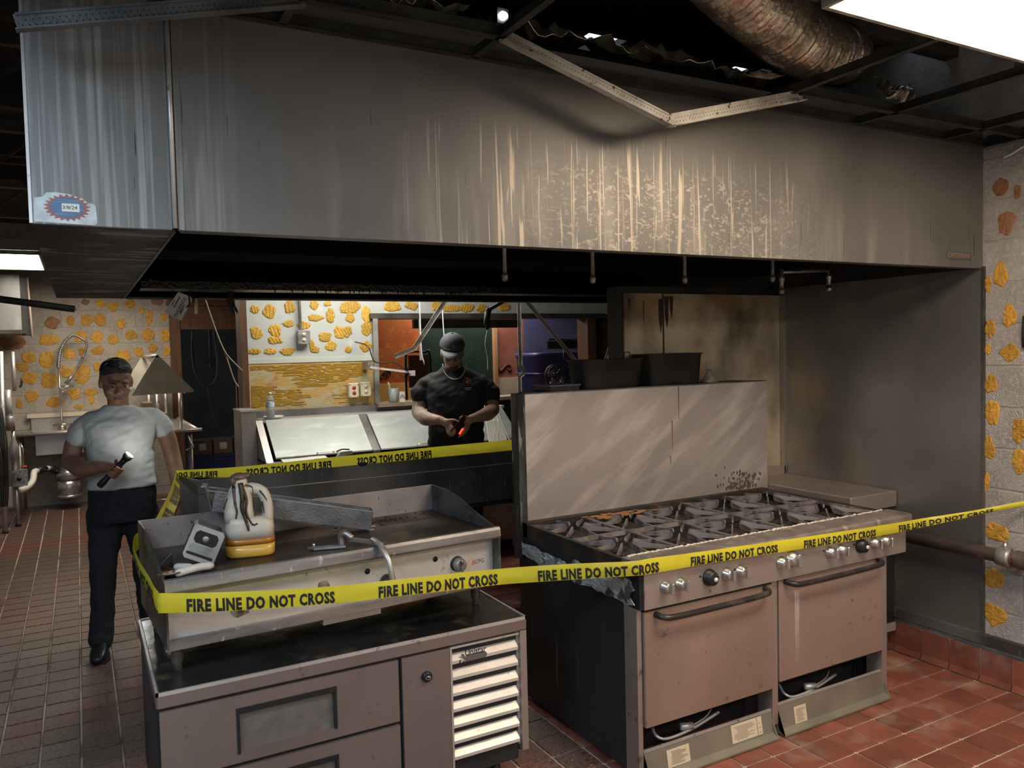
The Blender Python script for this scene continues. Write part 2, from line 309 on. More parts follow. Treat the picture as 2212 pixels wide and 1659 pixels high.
# ridges of the big glue field on the lower board (trowel combing)
rb = MB()
for k in range(36):
    z = 1.30 + k * .0092; x = 1.2
    while x < 2.12:
        L = random.uniform(.04, .26); v = noise.noise(Vector((x * 2.6 + L, z * 6, 3.1)))
        if v > -.05 - (.25 if z > 1.55 else 0) + max(0, (x - 1.6)) * .25: rb.beam((x, 6.488, z), (min(x + L, 2.16), 6.488, z + random.uniform(-.002, .002)), .005, .0045, (0, 1, 0))
        x += L + random.uniform(.005, .05)
tag(rb.build('comb_ridges', M_glue_ridge, wall_middle), kind='stuff')
wall_sill = struct(bx('wall_middle_lower', M_darkwall, None, 2.235, 5.4, 6.5, 6.62, 0, 1.262))
M_brownboard = mat('brown_board', (.10, .06, .032), .6, 0, (.05, .032, .02), 3, bump=(30, .2))
struct(bx('wall_middle_right', M_brownboard, None, 4.50, 5.4, 6.5, 6.62, 1.262, 2.035))
M_frame = mat('sooty_frame', (.085, .075, .065), .5, .3, (.04, .036, .033), 6)
trim_1 = struct(thing('trim_1', 'dark metal frame around the pass-through opening', None, (2.9, 6.48, 1.27)))
bx('top_rail', M_frame, trim_1, 2.19, 4.62, 6.455, 6.64, 1.995, 2.04)
bx('jamb', mat('grey_jamb', (.30, .29, .27), .5, .2, (.2, .19, .18), 6), trim_1, 2.21, 2.252, 6.455, 6.64, 1.27, 1.995)
bx('jamb', M_wood_br, trim_1, 4.40, 4.50, 6.455, 6.64, 1.27, 1.995)
bx('sill', mat('sill_wood', (.27, .2, .14), .5, 0, (.18, .13, .09), 6), trim_1, 2.21, 4.62, 6.38, 6.66, 1.245, 1.275)
bx('inner_valance', M_frame, trim_1, 2.66, 3.75, 6.66, 6.70, 1.915, 1.995)
bx('metal_strip', M_steel_lite, trim_1, 2.63, 2.645, 6.45, 6.47, 1.63, 1.995)
trim_2 = struct(bx('trim_2', M_wood_br, None, 1.13, 1.18, 6.46, 6.66, 0, 2.7))

# ---- dining room beyond the opening
M_orange = mat('orange_plaster', (.50, .145, .03), .6, 0, (.36, .085, .02), 3.2, .35, .66, bump=(40, .2), col3=(.58, .2, .05), n3=10, lo3=.55, hi3=.75)
M_pink = mat('dusky_pink_plaster', (.30, .125, .095), .6, 0, (.22, .08, .06), 3, bump=(30, .2))
M_yel = mat('yellow_dado', (.72, .42, .13), .6)
M_green = mat('dark_green_panel', (.012, .032, .028), .45, 0, (.008, .02, .018), 4)
M_blue = mat('blue_panel', (.075, .075, .20), .45, 0, (.12, .125, .24), 2.5, .4, .7)
wd = struct(bx('wall_dining_orange', M_orange, None, 2.6, 3.42, 8.4, 8.5, 1.36, 3.3)); bx('dado', M_yel, wd, 2.6, 3.42, 8.385, 8.5, 0, 1.36)
wp = struct(bx('wall_dining_pink', M_pink, None, 4.37, 4.78, 8.4, 8.5, 1.37, 3.3)); bx('dado', mat('offwhite_dado', (.55, .48, .38), .6), wp, 4.37, 4.78, 8.385, 8.5, 0, 1.37)
bx('casing', mat('tan_casing', (.36, .22, .12), .5), wp, 4.36, 4.40, 8.36, 8.5, 0, 2.0)
struct(bx('door_2', M_green, None, 3.42, 4.36, 8.42, 8.5, 0, 3.3))
struct(bx('wall_dining_blue', M_blue, None, 4.78, 7.2, 8.4, 8.5, 0, 3.3))
def scroll(parent, cx, y, cz, s, flip=1):
    pts = [(cx + flip * s * (1 - t / 14) * math.cos(t * .55) * .5, y, cz + s * (1 - t / 14) * math.sin(t * .55) * .5) for t in range(0, 13)]
    tail = [(cx + flip * s * (.5 + .9), y, cz + s * .35), (cx + flip * s * (.5 + .55), y, cz - s * .25)]
    MB().tube(bez(tail[:2] + [pts[1]] + pts[2:], 5), .009, 6).build('scroll', mat('scroll_paint', (.10, .03, .012), .6), parent)
scroll(wd, 3.03, 8.392, 1.47, .1, -1); scroll(wd, 3.30, 8.392, 1.50, .12, 1); scroll(wd, 2.86, 8.392, 1.45, .1, 1); scroll(wp, 4.56, 8.392, 1.48, .11, -1); scroll(wp, 4.72, 8.392, 1.47, .1, 1)

# ---- right wall stainless panel, stub wall behind the range, cove base tiles
M_panel = mat('stainless_wall_sheet', (.36, .355, .34), .25, .75, (.24, .235, .228), 1.6, .35, .65, bump=(5, .05, (1, 1, .5)), col3=(.42, .36, .28), n3=2.2, lo3=.55, hi3=.75, rvar=.12)
M_panel_burn = mat('stainless_burnt_sheet', (.58, .50, .37), .42, .45, (.14, .105, .075), 2.1, .50, .70, (1.2, 1, .7), bump=(40, .1, (6, 6, .5)), col3=(.34, .20, .09), n3=3.2, lo3=.5, hi3=.68, rvar=.1)
wpan = thing('steel_wall_sheet', 'tall stainless sheet covering the right wall beside the range', 'wall sheet', (3.88, 2.9, .2))
bx('sheet', M_panel, wpan, 3.880, 3.893, 2.285, 3.53, .20, 2.05)
bx('corner_trim', M_steel, wpan, 3.866, 3.894, 3.515, 3.545, .85, 2.0)
bx('edge_trim', M_steel_dark, wpan, 3.876, 3.896, 2.278, 2.29, .2, 2.05)
stub = struct(bx('wall_stub', M_soot, None, 2.66, 3.9, 3.5635, 3.70, 0, 2.04))
bp = thing('steel_back_sheet', 'scorched stainless sheets on the wall behind the black pans', 'wall sheet', (3.3, 3.55, .8))
bx('sheet', M_panel_burn, bp, 2.665, 2.935, 3.548, 3.562, .8, 2.0)
bx('sheet', M_panel_burn, bp, 2.941, 3.88, 3.548, 3.562, .8, 2.0)
bx('seam', M_soot, bp, 2.934, 2.942, 3.544, 3.556, .8, 2.0)
for k, (x, z0, z1, w) in enumerate([(2.80, 1.80, 1.96, .008), (2.92, 1.77, 1.97, .03), (2.965, 1.80, 1.985, .035), (3.0, 1.85, 1.985, .03), (2.70, 1.9, 1.965, .02)]):
    MB().prism([(x - w / 2, 3.5478, z1), (x + w / 2, 3.5478, z1), (x + w * .3, 3.5478, z0 + .05), (x, 3.5478, z0), (x - w * .4, 3.5478, z0 + .08)], (0, -.0006, 0)).build('soot_run', M_soot, bp)
# low stainless skirting rail and cove tiles
rl = struct(bx('trim_3', M_steel_dark, None, 3.862, 3.898, 1.2, 3.0, .19, .238))
cove = struct(bx('baseboard_right', M_grout, None, 3.884, 3.9, 1.2, 3.1, 0, .16))
cm = MB(); cm.prism([(3.9, 0, 0), (3.862, 0, 0), (3.868, 0, .012), (3.876, 0, .03), (3.878, 0, .145), (3.882, 0, .156), (3.9, 0, .158)], (0, .150, 0)); cme = cm.mesh('cove_tile'); cme.materials.append(M_tile)
for k in range(11):
    o = link('cove_tile', cme, cove); o.location = (0, 1.36 + k * .1565 - .0045 + .003, .001)

# ---- ceiling: roof deck, joists
M_deck = mat('roof_deck', (.035, .03, .027), .85, 0, (.02, .018, .017), 3, bump=(20, .4))
HOLES = [(2.47, 3.48, .12, .10), (3.48, 3.49, .09, .07), (3.03, 3.02, .06, .05), (3.61, 3.44, .04, .06), (3.75, 2.60, .10, .05), (3.55, 2.42, .14, .05), (-.55, 5.0, .06, .05)]
xs = sorted(set([-2.85, 7.35] + [v for q in HOLES for v in (q[0] - q[2], q[0] + q[2])])); ys = sorted(set([-2.85, 12.6] + [v for q in HOLES for v in (q[1] - q[3], q[1] + q[3])]))
dk = MB()
for i in range(len(xs) - 1):
    for j in range(len(ys) - 1):
        cx_, cy_ = (xs[i] + xs[i + 1]) / 2, (ys[j] + ys[j + 1]) / 2
        if any(abs(cx_ - q[0]) < q[2] and abs(cy_ - q[1]) < q[3] for q in HOLES): continue
        dk.box(xs[i], xs[i + 1], ys[j], ys[j + 1], 3.3, 3.34)
ceiling = struct(dk.build('ceiling', M_deck, None))
M_joist = mat('charred_joist', (.03, .026, .024), .8, 0, (.06, .05, .042), 5, stretch=(.3, 3, 3), bump=(25, .5))
for y in (.35, .95, 1.78, 2.45, 3.85, 5.2, 6.4, 7.6):
    bx('joist', M_joist, ceiling, -2.7, 3.9, y - .035, y + .035, 3.1, 3.3)
for y in (4.4, 5.8, 7.0):
    q = MB(); q.beam((-2.6, y, 2.80), (-.1, y, 2.80), .05, .05); q.beam((-2.6, y, 3.2), (-.1, y, 3.2), .05, .05)
    for k in range(6): q.beam((-2.6 + k * .42, y, 2.82 if k % 2 else 3.18), (-2.18 + k * .42, y, 3.18 if k % 2 else 2.82), .02, .02)
    q.build('roof_truss', mat('truss_steel', (.10, .085, .07), .6, .3, (.05, .045, .04), 6), ceiling)

struct(bx('ceiling_rear', mat('ceiling_board', (.5, .49, .46), .9), None, .5, 5.4, 4.98, 6.49, 2.635, 2.66))
# ---- suspended ceiling grid (tiles are gone)
def tee(name, parent, p0, p1, m, w=.024, hgt=.034):
    b = MB(); b.beam(p0, p1, w, .003); p0 = Vector(p0); p1 = Vector(p1); b.beam(p0 + Vector((0, 0, hgt / 2)), p1 + Vector((0, 0, hgt / 2)), .003, hgt); return b.build(name, m, parent)
grid = thing('ceiling_grid', 'sooty suspended ceiling grid without tiles in front of the hood', 'ceiling grid', (1.9, 1.6, 2.62))
ZC = 2.625
for x0, x1 in ((.54, 1.14), (2.40, 3.9)): tee('main_tee', grid, (x0, 2.1, ZC), (x1, 2.1, ZC), M_raildark, .03, .042)
tee('main_tee', grid, (-2.2, 1.5, ZC), (1.80, 1.5, ZC), M_raildark); tee('main_tee', grid, (3.1, 1.5, ZC), (3.9, 1.5, ZC), M_raildark)
tee('wall_angle', grid, (.2, 2.275, ZC), (3.9, 2.275, ZC), M_raildark)
tee('wall_angle', grid, (3.888, -.5, ZC), (3.888, 2.27, ZC), M_raildark, .03, .05)
for x, y0, y1 in ((.54, .3, 2.27), (1.14, .3, 2.27), (2.37, 1.53, 2.27), (2.96, 1.53, 2.27), (3.56, 1.0, 2.27), (-.07, .2, 2.1)):
    tee('cross_tee', grid, (x, y0, ZC), (x, y1, ZC), M_raildark)
# the broken main rail that sags to a bent joint
sag = thing('sagging_ceiling_rail', 'perforated grey ceiling rail snapped and sagging to a V in front of the hood', 'ceiling rail', (1.78, 2.1, 2.46))
def chan(p0, p1, nm, parent, m=M_railw):
    b = MB(); p0 = Vector(p0); p1 = Vector(p1); b.beam(p0, p1, .003, .040, (0, 0, 1)); b.beam(p0 + Vector((0, -.012, -.02)), p1 + Vector((0, -.012, -.02)), .026, .003); b.beam(p0 + Vector((0, 0, .02)), p1 + Vector((0, 0, .02)), .009, .006)
    d = p1 - p0; n = int(d.length / .014); o = b.build(nm, m, parent)
    q = MB(); u = d.normalized(); up = Vector((0, 1, 0)).cross(u).normalized() * -1
    for k in range(1, n):
        for r_ in (-.006, .006): q.lathe([(.0016, 0), (.0016, .0006)], p0 + u * (k * .014 + (.007 if r_ > 0 else 0)) + Vector((0, -.0018, r_)), (0, -1, 0), 6)
    tag(q.build('punched_holes', M_ink, o), kind='stuff'); return o
chan((1.14, 2.1, 2.635), (1.775, 2.1, 2.458), 'left_arm', sag); chan((1.785, 2.1, 2.458), (2.42, 2.1, 2.625), 'right_arm', sag)
bx('splice', M_railw, sag, 1.765, 1.795, 2.085, 2.103, 2.435, 2.456)
sag2 = thing('tilted_ceiling_rail', 'grey ceiling rail tilting down across the top left corner of the hood', 'ceiling rail', (.2, 2.1, 2.5))
chan((-.09, 2.12, 2.462), (.56, 2.1, 2.628), 'rail', sag2, mat('rail_blue_grey', (.16, .17, .18), .5, .2, (.08, .085, .09), 8, bump=(120, .3)))
# =================================================================== CEILING LIGHT OVER THE RANGE, DISH-ROOM LIGHT
def lens_mat(name, col, st):
    m = bpy.data.materials.new(name); m.use_nodes = True; N, L = nt(m); b = N['Principled BSDF']; b.inputs['Base Color'].default_value = (.9, .9, .88, 1); b.inputs['Roughness'].default_value = .3
    tc = N.new('ShaderNodeTexCoord'); w = N.new('ShaderNodeTexWave'); w.inputs['Scale'].default_value = 26; L.new(tc.outputs['Object'], w.inputs[0])
    r = N.new('ShaderNodeMapRange'); r.inputs[3].default_value = st * .75; r.inputs[4].default_value = st * 1.15; L.new(w.outputs[1], r.inputs[0])
    b.inputs['Emission Color'].default_value = (*col, 1); L.new(r.outputs[0], b.inputs['Emission Strength']); return m
def troffer(label, x0, x1, y0, y1, m):
    t = thing('ceiling_light', label, 'ceiling light', ((x0 + x1) / 2, (y0 + y1) / 2, 2.63), group='fluorescent ceiling lights')
    bx('lens', m, t, x0 + .014, x1 - .014, y0 + .014, y1 - .014, 2.622, 2.632)
    f = MB(); f.box(x0, x1, y0, y0 + .014, 2.615, 2.65).box(x0, x1, y1 - .014, y1, 2.615, 2.65).box(x0, x0 + .014, y0 + .014, y1 - .014, 2.615, 2.65).box(x1 - .014, x1, y0 + .014, y1 - .014, 2.615, 2.65); f.build('frame', mat('fixture_frame', (.5, .46, .38), .5, 0, (.25, .21, .16), 20), t)
    bx('housing', mat('fixture_housing', (.3, .29, .27), .6), t, x0, x1, y0, y1, 2.652, 2.74)
    return t
troffer('ribbed fluorescent ceiling light glowing at the top right corner', 1.83, 3.07, .90, 1.52, lens_mat('lens_warm', (1, .785, .56), 27))
troffer('small rectangular ceiling light glowing left of the hood', -.66, -.24, 7.94, 9.28, lens_mat('lens_neutral', (1, .93, .78), 9))

# =================================================================== EXHAUST HOOD
def hood_mat():
    m = bpy.data.materials.new('hood_steel'); m.use_nodes = True; MATS['hood'] = m; N, L = nt(m); b = N['Principled BSDF']
    tc = N.new('ShaderNodeTexCoord')
    def noi(sc, st, lo, hi, det=4, dist=0):
        mp = N.new('ShaderNodeMapping'); mp.inputs['Scale'].default_value = st; L.new(tc.outputs['Object'], mp.inputs[0]); n = N.new('ShaderNodeTexNoise'); n.inputs['Scale'].default_value = sc; n.inputs['Detail'].default_value = det; n.inputs['Distortion'].default_value = dist; L.new(mp.outputs[0], n.inputs[0])
        r = N.new('ShaderNodeMapRange'); r.inputs[1].default_value = lo; r.inputs[2].default_value = hi; L.new(n.outputs[0], r.inputs[0]); return r.outputs[0]
    def mul(a, b_):
        k = N.new('ShaderNodeMath'); k.operation = 'MULTIPLY'; L.new(a, k.inputs[0]); L.new(b_, k.inputs[1]); return k.outputs[0]
    def mix(fac, a, c):
        k = N.new('ShaderNodeMix'); k.data_type = 'RGBA'; L.new(fac, k.inputs[0])
        L.new(a, k.inputs[6]) if not isinstance(a, tuple) else setattr(k.inputs[6], 'default_value', (*a, 1)); k.inputs[7].default_value = (*c, 1); return k.outputs[2]
    sep = N.new('ShaderNodeSeparateXYZ'); L.new(tc.outputs['Object'], sep.inputs[0])
    def rng(o, a, b_):
        r = N.new('ShaderNodeMapRange'); r.interpolation_type = 'SMOOTHSTEP'; r.inputs[1].default_value = a; r.inputs[2].default_value = b_; L.new(o, r.inputs[0]); return r.outputs[0]
    film = noi(1.1, (1, 1, 1.4), .35, .65, 5, .5)
    c = mix(film, (.185, .18, .175), (.125, .123, .121))
    wash = noi(2.2, (4.5, 1, .7), .5, .72, 3, .2); c = mix(mul(wash, rng(sep.outputs['Z'], 2.5, 2.1)), c, (.21, .202, .19))
    xr = mul(rng(sep.outputs['X'], .75, 1.25), rng(sep.outputs['X'], 2.9, 2.3)); zr = rng(sep.outputs['Z'], 2.47, 2.34)
    drip = mul(mul(noi(1, (48, 1, 1.1), .625, .655, 2, .9), xr), zr); c = mix(drip, c, (.40, .36, .30))
    drip2 = mul(mul(noi(1, (85, 1, 2.0), .65, .68, 2, 1.2), xr), zr); c = mix(drip2, c, (.36, .325, .275))
    scr = mul(noi(34, (1, 1, 1.6), .54, .70, 3, 1.2), mul(rng(sep.outputs['X'], 1.2, 1.7), mul(rng(sep.outputs['X'], 2.9, 2.2), rng(sep.outputs['Z'], 2.38, 2.26)))); c = mix(scr, c, (.37, .335, .28))
    lx = rng(sep.outputs['X'], .5, .15); ldrip = mul(noi(1, (65, 1, 1.2), .50, .80, 3, .8), lx); c = mix(ldrip, c, (.40, .41, .415))
    blk = mul(noi(1, (120, 1, 3.5), .765, .77, 1, 0), rng(sep.outputs['X'], .0, .1)); c = mix(blk, c, (.03, .03, .03))
    L.new(c, b.inputs['Base Color']); b.inputs['Metallic'].default_value = .38; b.inputs['Roughness'].default_value = .46
    bp = N.new('ShaderNodeBump'); bp.inputs['Strength'].default_value = .06; L.new(noi(70, (1, 1, .3), 0, 1), bp.inputs['Height']); L.new(bp.outputs[0], b.inputs['Normal'])
    return m
M_hood = hood_mat()
HX0, HX1, HY0, HY1, HZ, HT = -.085, 3.885, 2.29, 4.93, 2.042, 2.70
hood = thing('exhaust_hood', 'long smoke-stained stainless exhaust hood hanging over the cooking line', 'exhaust hood', (1.9, 3.6, HZ))
bx('front_panel', M_hood, hood, .252, HX1, HY0, HY0 + .02, HZ, HT)
bx('front_panel', M_hood, hood, HX0, .236, HY0, HY0 + .02, HZ, HT)
MB().tube([(.2435, HY0 - .002, HZ + .004), (.2435, HY0 - .002, HT)], .0065, 8).build('seam_strip', M_steel_lite, hood)
bx('seam_flange', M_hood, hood, .252, .268, HY0 - .0025, HY0, HZ, HT)
bx('corner_edge', M_steel_lite, hood, HX0 - .004, HX0 + .003, HY0 - .003, HY0 + .012, HZ, HT)
M_under = mat('greasy_underside', (.10, .095, .095), .62, .0, (.010, .010, .012), 1, .36, .44, (3.2, 7, 1), bump=(2, .25, (4, 16, 1)), col3=(.24, .21, .18), n3=1.0, lo3=.58, hi3=.64, st3=(3.5, 13, 1), spec=.2)
bx('underside_ledge', M_under, hood, HX0, .245, HY0 + .02, HY1, HZ, HZ + .012)
bx('ledge_edge', M_steel_dark, hood, .241, .247, HY0 + .03, HY1, HZ - .003, HZ + .02)
M_soot2 = mat('soot_deep', (.005, .005, .006), .9, 0, (.010, .009, .008), 3, spec=.04)
bx('left_end', M_soot2, hood, HX0, HX0 + .015, HY0 + .02, HY1, HZ + .012, HT)
bx('inner_end', M_soot2, hood, .245, .26, HY0 + .03, HY1, HZ + .012, HT - .02)
bx('back_panel', M_soot2, hood, HX0, HX1, HY1, HY1 + .02, HZ, HT)
bx('back_rim', M_steel_dark, hood, .26, 3.75, HY1 - .05, HY1, HZ - .006, HZ + .004)
bx('top_panel', M_soot2, hood, HX0, HX1, HY0, HY1, HT, HT + .012)
bx('front_lip', M_steel_dark, hood, .26, HX1, HY0 + .02, HY0 + .06, HZ, HZ + .006)
bx('right_end', M_soot, hood, HX1 - .012, HX1, HY0 + .02, HY1, HZ, HT)
bx('grease_trough', mat('wet_grease', (.01, .011, .013), .18, .1, (.02, .02, .022), 20, bump=(60, .6)), hood, .3, 3.6, 4.45, 4.62, 2.06, 2.10)
for k in range(7):                                           # baffle filter bank, two sloping rows
    x0 = .32 + k * .5
    for s, y0, y1 in ((1, 3.05, 3.45), (2, 4.15, 3.75)):
        f = MB(); f.prism([(x0, y0, 2.66), (x0, y0, 2.62), (x0, y1, 2.16), (x0, y1, 2.20)], (.49, 0, 0))
        for q in range(9): f.prism([(x0 + .02 + q * .052, y0, 2.612), (x0 + .02 + q * .052, y1, 2.152), (x0 + .02 + q * .052, y1, 2.165), (x0 + .02 + q * .052, y0, 2.625)], (.02, 0, 0))
        f.build('filter', M_soot2, hood)
bx('duct_trough', M_soot2, hood, .3, 3.85, 3.44, 3.76, 2.13, 2.17)
for x, z in ((1.732, 2.02), (2.219, 2.02), (2.80, 2.03), (3.44, 2.05)):
    n = MB(); n.tube([(x, 3.2, 2.5), (x, 3.2, z + .03)], .009, 8); n.lathe([(.013, .03), (.015, .02), (.012, .0), (.006, -.006)], (x, 3.2, z), n=10); n.build('drop_pipe', M_galv, hood)
nz = MB(); nz.tube([(3.40, 3.1, 2.09), (3.78, 3.1, 2.11)], .01, 8)
nozzle = nz.build('nozzle_pipe', M_galv, hood)
for x, z in ((3.40, 2.09), (3.78, 2.11)):
    q = MB(); q.tube([(x, 3.1, z + .015), (x, 3.1, z - .09)], .011, 8); q.lathe([(.017, 0), (.017, .03)], (x, 3.1, z - .05), n=6); q.lathe([(.014, -.12), (.017, -.09)], (x, 3.1, z), n=10); q.build('spray_nozzle', M_chrome if x > 3.5 else M_galv, nozzle)
# drooping wires and an outlet box bracket under the hood edge
MB().tube(bez([(.62, 4.75, 2.075), (.56, 4.75, 2.085), (.5, 4.75, 2.08), (.44, 4.75, 2.09), (.36, 4.7, 2.13)]), .003, 6).build('wire', M_galv, hood)
MB().tube([(.49, 4.78, 2.079), (.765, 4.78, 2.073)], .004, 6).build('rod', M_galv, hood)
mb = MB(); mb.tube(bez([(.79, 4.78, 2.07), (.785, 4.78, 2.03), (.79, 4.78, 2.0), (.81, 4.78, 1.95)]), .02, 8); mb.build('melted_cable', M_rubber, hood)
MB().tube([(.792, 4.755, 2.0), (.812, 4.755, 1.948), (.822, 4.755, 1.95)], .003, 6).build('cable_clip', M_chrome, hood)
MB().ell((.49, 4.75, 2.095), (.012, .008, .008), 8).build('bolt_head', M_chrome, hood)
rnd = random.Random(3)
gd = MB()
for k in range(46):
    x = rnd.uniform(.95, 2.2); gd.lathe([(.003, 0), (.004, -.006), (.002, -rnd.uniform(.012, .03))], (x, 4.44, 2.065), n=6)
tag(gd.build('grease_drips', mat('shiny_tar', (.012, .012, .012), .08), hood), kind='stuff')
# maker's plate lettering and the inspection sticker
plate = bx('name_plate', M_steel_dark, hood, 3.60, 3.79, HY0 - .003, HY0, 2.078, 2.115)
text_on('lettering', 'CAPTIVEAIRE', mat('plate_copper', (.42, .25, .19), .4, .4), plate, (3.608, HY0 - .0036, 2.087), (1, 0, 0), (0, 0, 1), .174, .022, .01)
bx('right_corner_strip', M_hood, hood, 3.79, 3.797, HY0 - .002, HY0, HZ, HT)
st = MB(); st.prism([(x, HY0 - .0006, z) for x, z in ((-.079, 2.046), (.055, 2.043), (.06, 2.049), (.058, 2.092), (.05, 2.098), (.04, 2.099), (.03, 2.108), (.0, 2.118), (-.03, 2.121), (-.05, 2.119), (-.058, 2.108), (-.077, 2.104))], (0, -.0012, 0))
sticker = tag(st.build('inspection_sticker', mat('sticker_white', (.62, .66, .66), .4, 0, (.45, .48, .48), 30), hood), 'torn white inspection sticker with blue oval and red starburst')
n = 22; pts = []
for k in range(2 * n):
    a = math.pi * k / n; r = (1. if k % 2 else .8); pts.append((-.006 + .052 * r * math.cos(a), HY0 - .0022, 2.084 + .034 * r * math.sin(a)))
MB().prism(pts, (0, -.0006, 0)).build('starburst', mat('sticker_red', (.34, .13, .12), .5), sticker)
MB().prism([(-.006 + .037 * math.cos(a * math.pi / 14), HY0 - .003, 2.084 + .025 * math.sin(a * math.pi / 14)) for a in range(28)], (0, -.0005, 0)).build('blue_oval', mat('sticker_blue', (.09, .16, .30), .5, 0, (.16, .25, .36), 60, stretch=(.2, 1, 4)), sticker)
win = bx('date_window', M_paper, sticker, -.018, .021, HY0 - .0040, HY0 - .0034, 2.074, 2.094)
text_on('lettering', '3/8/24', M_ink, win, (-.016, HY0 - .0043, 2.080), (1, 0, 0), (0, 0, 1), .032, .009, .0)

# =================================================================== RANGE
RX0, RX1 = 1.85, 3.45
M_door = mat('oven_door_steel', (.46, .345, .29), .44, .6, (.36, .255, .205), 2.2, .35, .7, (1, 1, .4), bump=(90, .04, (8, 8, .3)), col3=(.22, .16, .13), n3=26, lo3=.66, hi3=.74, rvar=.08)
M_side = mat('range_side_dark', (.055, .056, .06), .42, .5, (.03, .03, .032), 2.5, bump=(40, .06), col3=(.26, .27, .28), n3=5, lo3=.66, hi3=.74, st3=(1, 9, .35))
rg = thing('gas_range', 'wide ten-burner stainless gas range with two ovens and tall backguard', 'range', (2.65, 2.85, 0))
bx('side_panel', M_side, rg, RX0, RX0 + .02, 2.50, 3.34, .02, .80)
bx('side_panel', M_side, rg, 3.33, 3.35, 2.44, 3.34, .02, .80)
bx('frame_post', M_steel_v, rg, RX0, RX0 + .022, 2.42, 2.50, .0, .69)
bx('frame_post', M_steel_v, rg, 2.569, 2.602, 2.415, 2.5, .05, .69)
bx('frame_post', M_steel_v, rg, 3.295, 3.33, 2.415, 2.5, .0, .69)
bx('oven_body', M_soot, rg, RX0 + .02, 3.33, 2.46, 3.30, .20, .79)
bx('base_pan', M_soot, rg, RX0 + .02, 3.33, 2.60, 3.30, .02, .20)
cooktop = MB(); cooktop.box(RX0 + .02, RX1 - .02, 2.50, 3.30, .775, .80).box(RX0, RX0 + .022, 2.51, 3.30, .80, .865).box(RX1 - .022, RX1, 2.51, 3.30, .80, .865).box(RX0, RX1, 3.26, 3.31, .80, .87)
cooktop.build('cooktop_well', mat('burnt_well', (.03, .027, .025), .6, .2, (.10, .055, .03), 7, .5, .7, bump=(50, .5)), rg)
M_crust = mat('scorched_ledge', (.29, .245, .235), .5, .4, (.17, .145, .14), 8, .4, .65, bump=(60, .35), col3=(.46, .40, .36), n3=20, lo3=.58, hi3=.7)
lg = MB(); lg.prism([(RX0, 2.378, .838), (RX0, 2.378, .862), (RX0, 2.384, .869), (RX0, 2.394, .872), (RX0, 2.512, .872), (RX0, 2.512, .838)], (RX1 + .02 - RX0, 0, 0)); lg.build('front_ledge', M_crust, rg)
cr = MB()
for k in range(90):
    x = RX0 + .03 + k * .0173; cr.ell((x, 2.508 + rnd.uniform(-.006, .004), .873), (.011, .007, rnd.uniform(.002, .006)), 6)
tag(cr.build('crust_edge', mat('white_crust', (.62, .55, .48), .8), rg), kind='stuff')
panel = bx('control_panel', M_steel_v, rg, 1.868, 3.442, 2.392, 2.43, .688, .836)
bx('panel_end', M_side, rg, RX0, 1.868, 2.40, 2.52, .688, .836)
def knob(x, z, r, m, parent, big=False):
    k = MB(); k.lathe([(r * 1.15, 0), (r * 1.15, .006), (r, .008), (r * .92, .03), (r * .6, .034)], (x, 2.392, z), (0, -1, 0), 18)
    if not big: k.cm = 0; k.bbox(x - .007, x + .007, 2.340, 2.365, z - r * .95, z + r * .95, r=.003)
    o = k.build('knob', m, parent); return o
for x in (1.969, 2.044, 2.289, 2.365, 2.6, 2.904, 2.977, 3.204, 3.279): knob(x, .765, .023, M_chrome, rg)
knob(2.666, .770, .031, M_chrome, rg)
for x in (2.195, 3.114):
    k = knob(x, .765, .03, M_blackp, rg, True); MB().lathe([(.009, 0), (.009, .006)], (x + .004, 2.358, .763), (0, -1, 0), 12).build('knob_cap', M_whitep, k)
for x in (2.15, 2.335, 2.87, 2.94, 3.07): MB().lathe([(.005, 0), (.005, .0008)], (x, 2.392, .775), (0, -1, 0), 10).build('screw_hole', M_ink, rg)
def oven(x0, x1, z0, z1, hx0, hx1, hz):
    d = bx('oven_door', M_door, rg, x0, x1, 2.405, 2.45, z0, z1, r=.004)
    MB().tube(bez([(hx0, 2.405, hz + .004), (hx0 + .012, 2.372, hz), (hx0 + .06, 2.358, hz - .004), ((hx0 + hx1) / 2, 2.357, hz - .004), (hx1 - .06, 2.358, hz), (hx1 - .012, 2.372, hz + .006), (hx1, 2.405, hz + .008)], 6), .0125, 10).build('handle', mat('handle_black', (.03, .027, .027), .32, .3, (.10, .085, .08), 12, .55, .7), d)
    return d
oven(1.876, 2.566, .215, .672, 1.93, 2.52, .655); d2 = oven(2.606, 3.292, .235, .682, 2.64, 3.25, .668)
for k in range(5): MB().prism([(2.70 + k * .006 - .0012, 2.4046, .62 - k * .008), (2.70 + k * .006 + .0018, 2.4046, .62), (2.702 + k * .005, 2.4046, .30 + rnd.uniform(-.03, .05))], (0, -.0006, 0)).build('white_run', mat('dried_run', (.62, .55, .48), .7), d2)
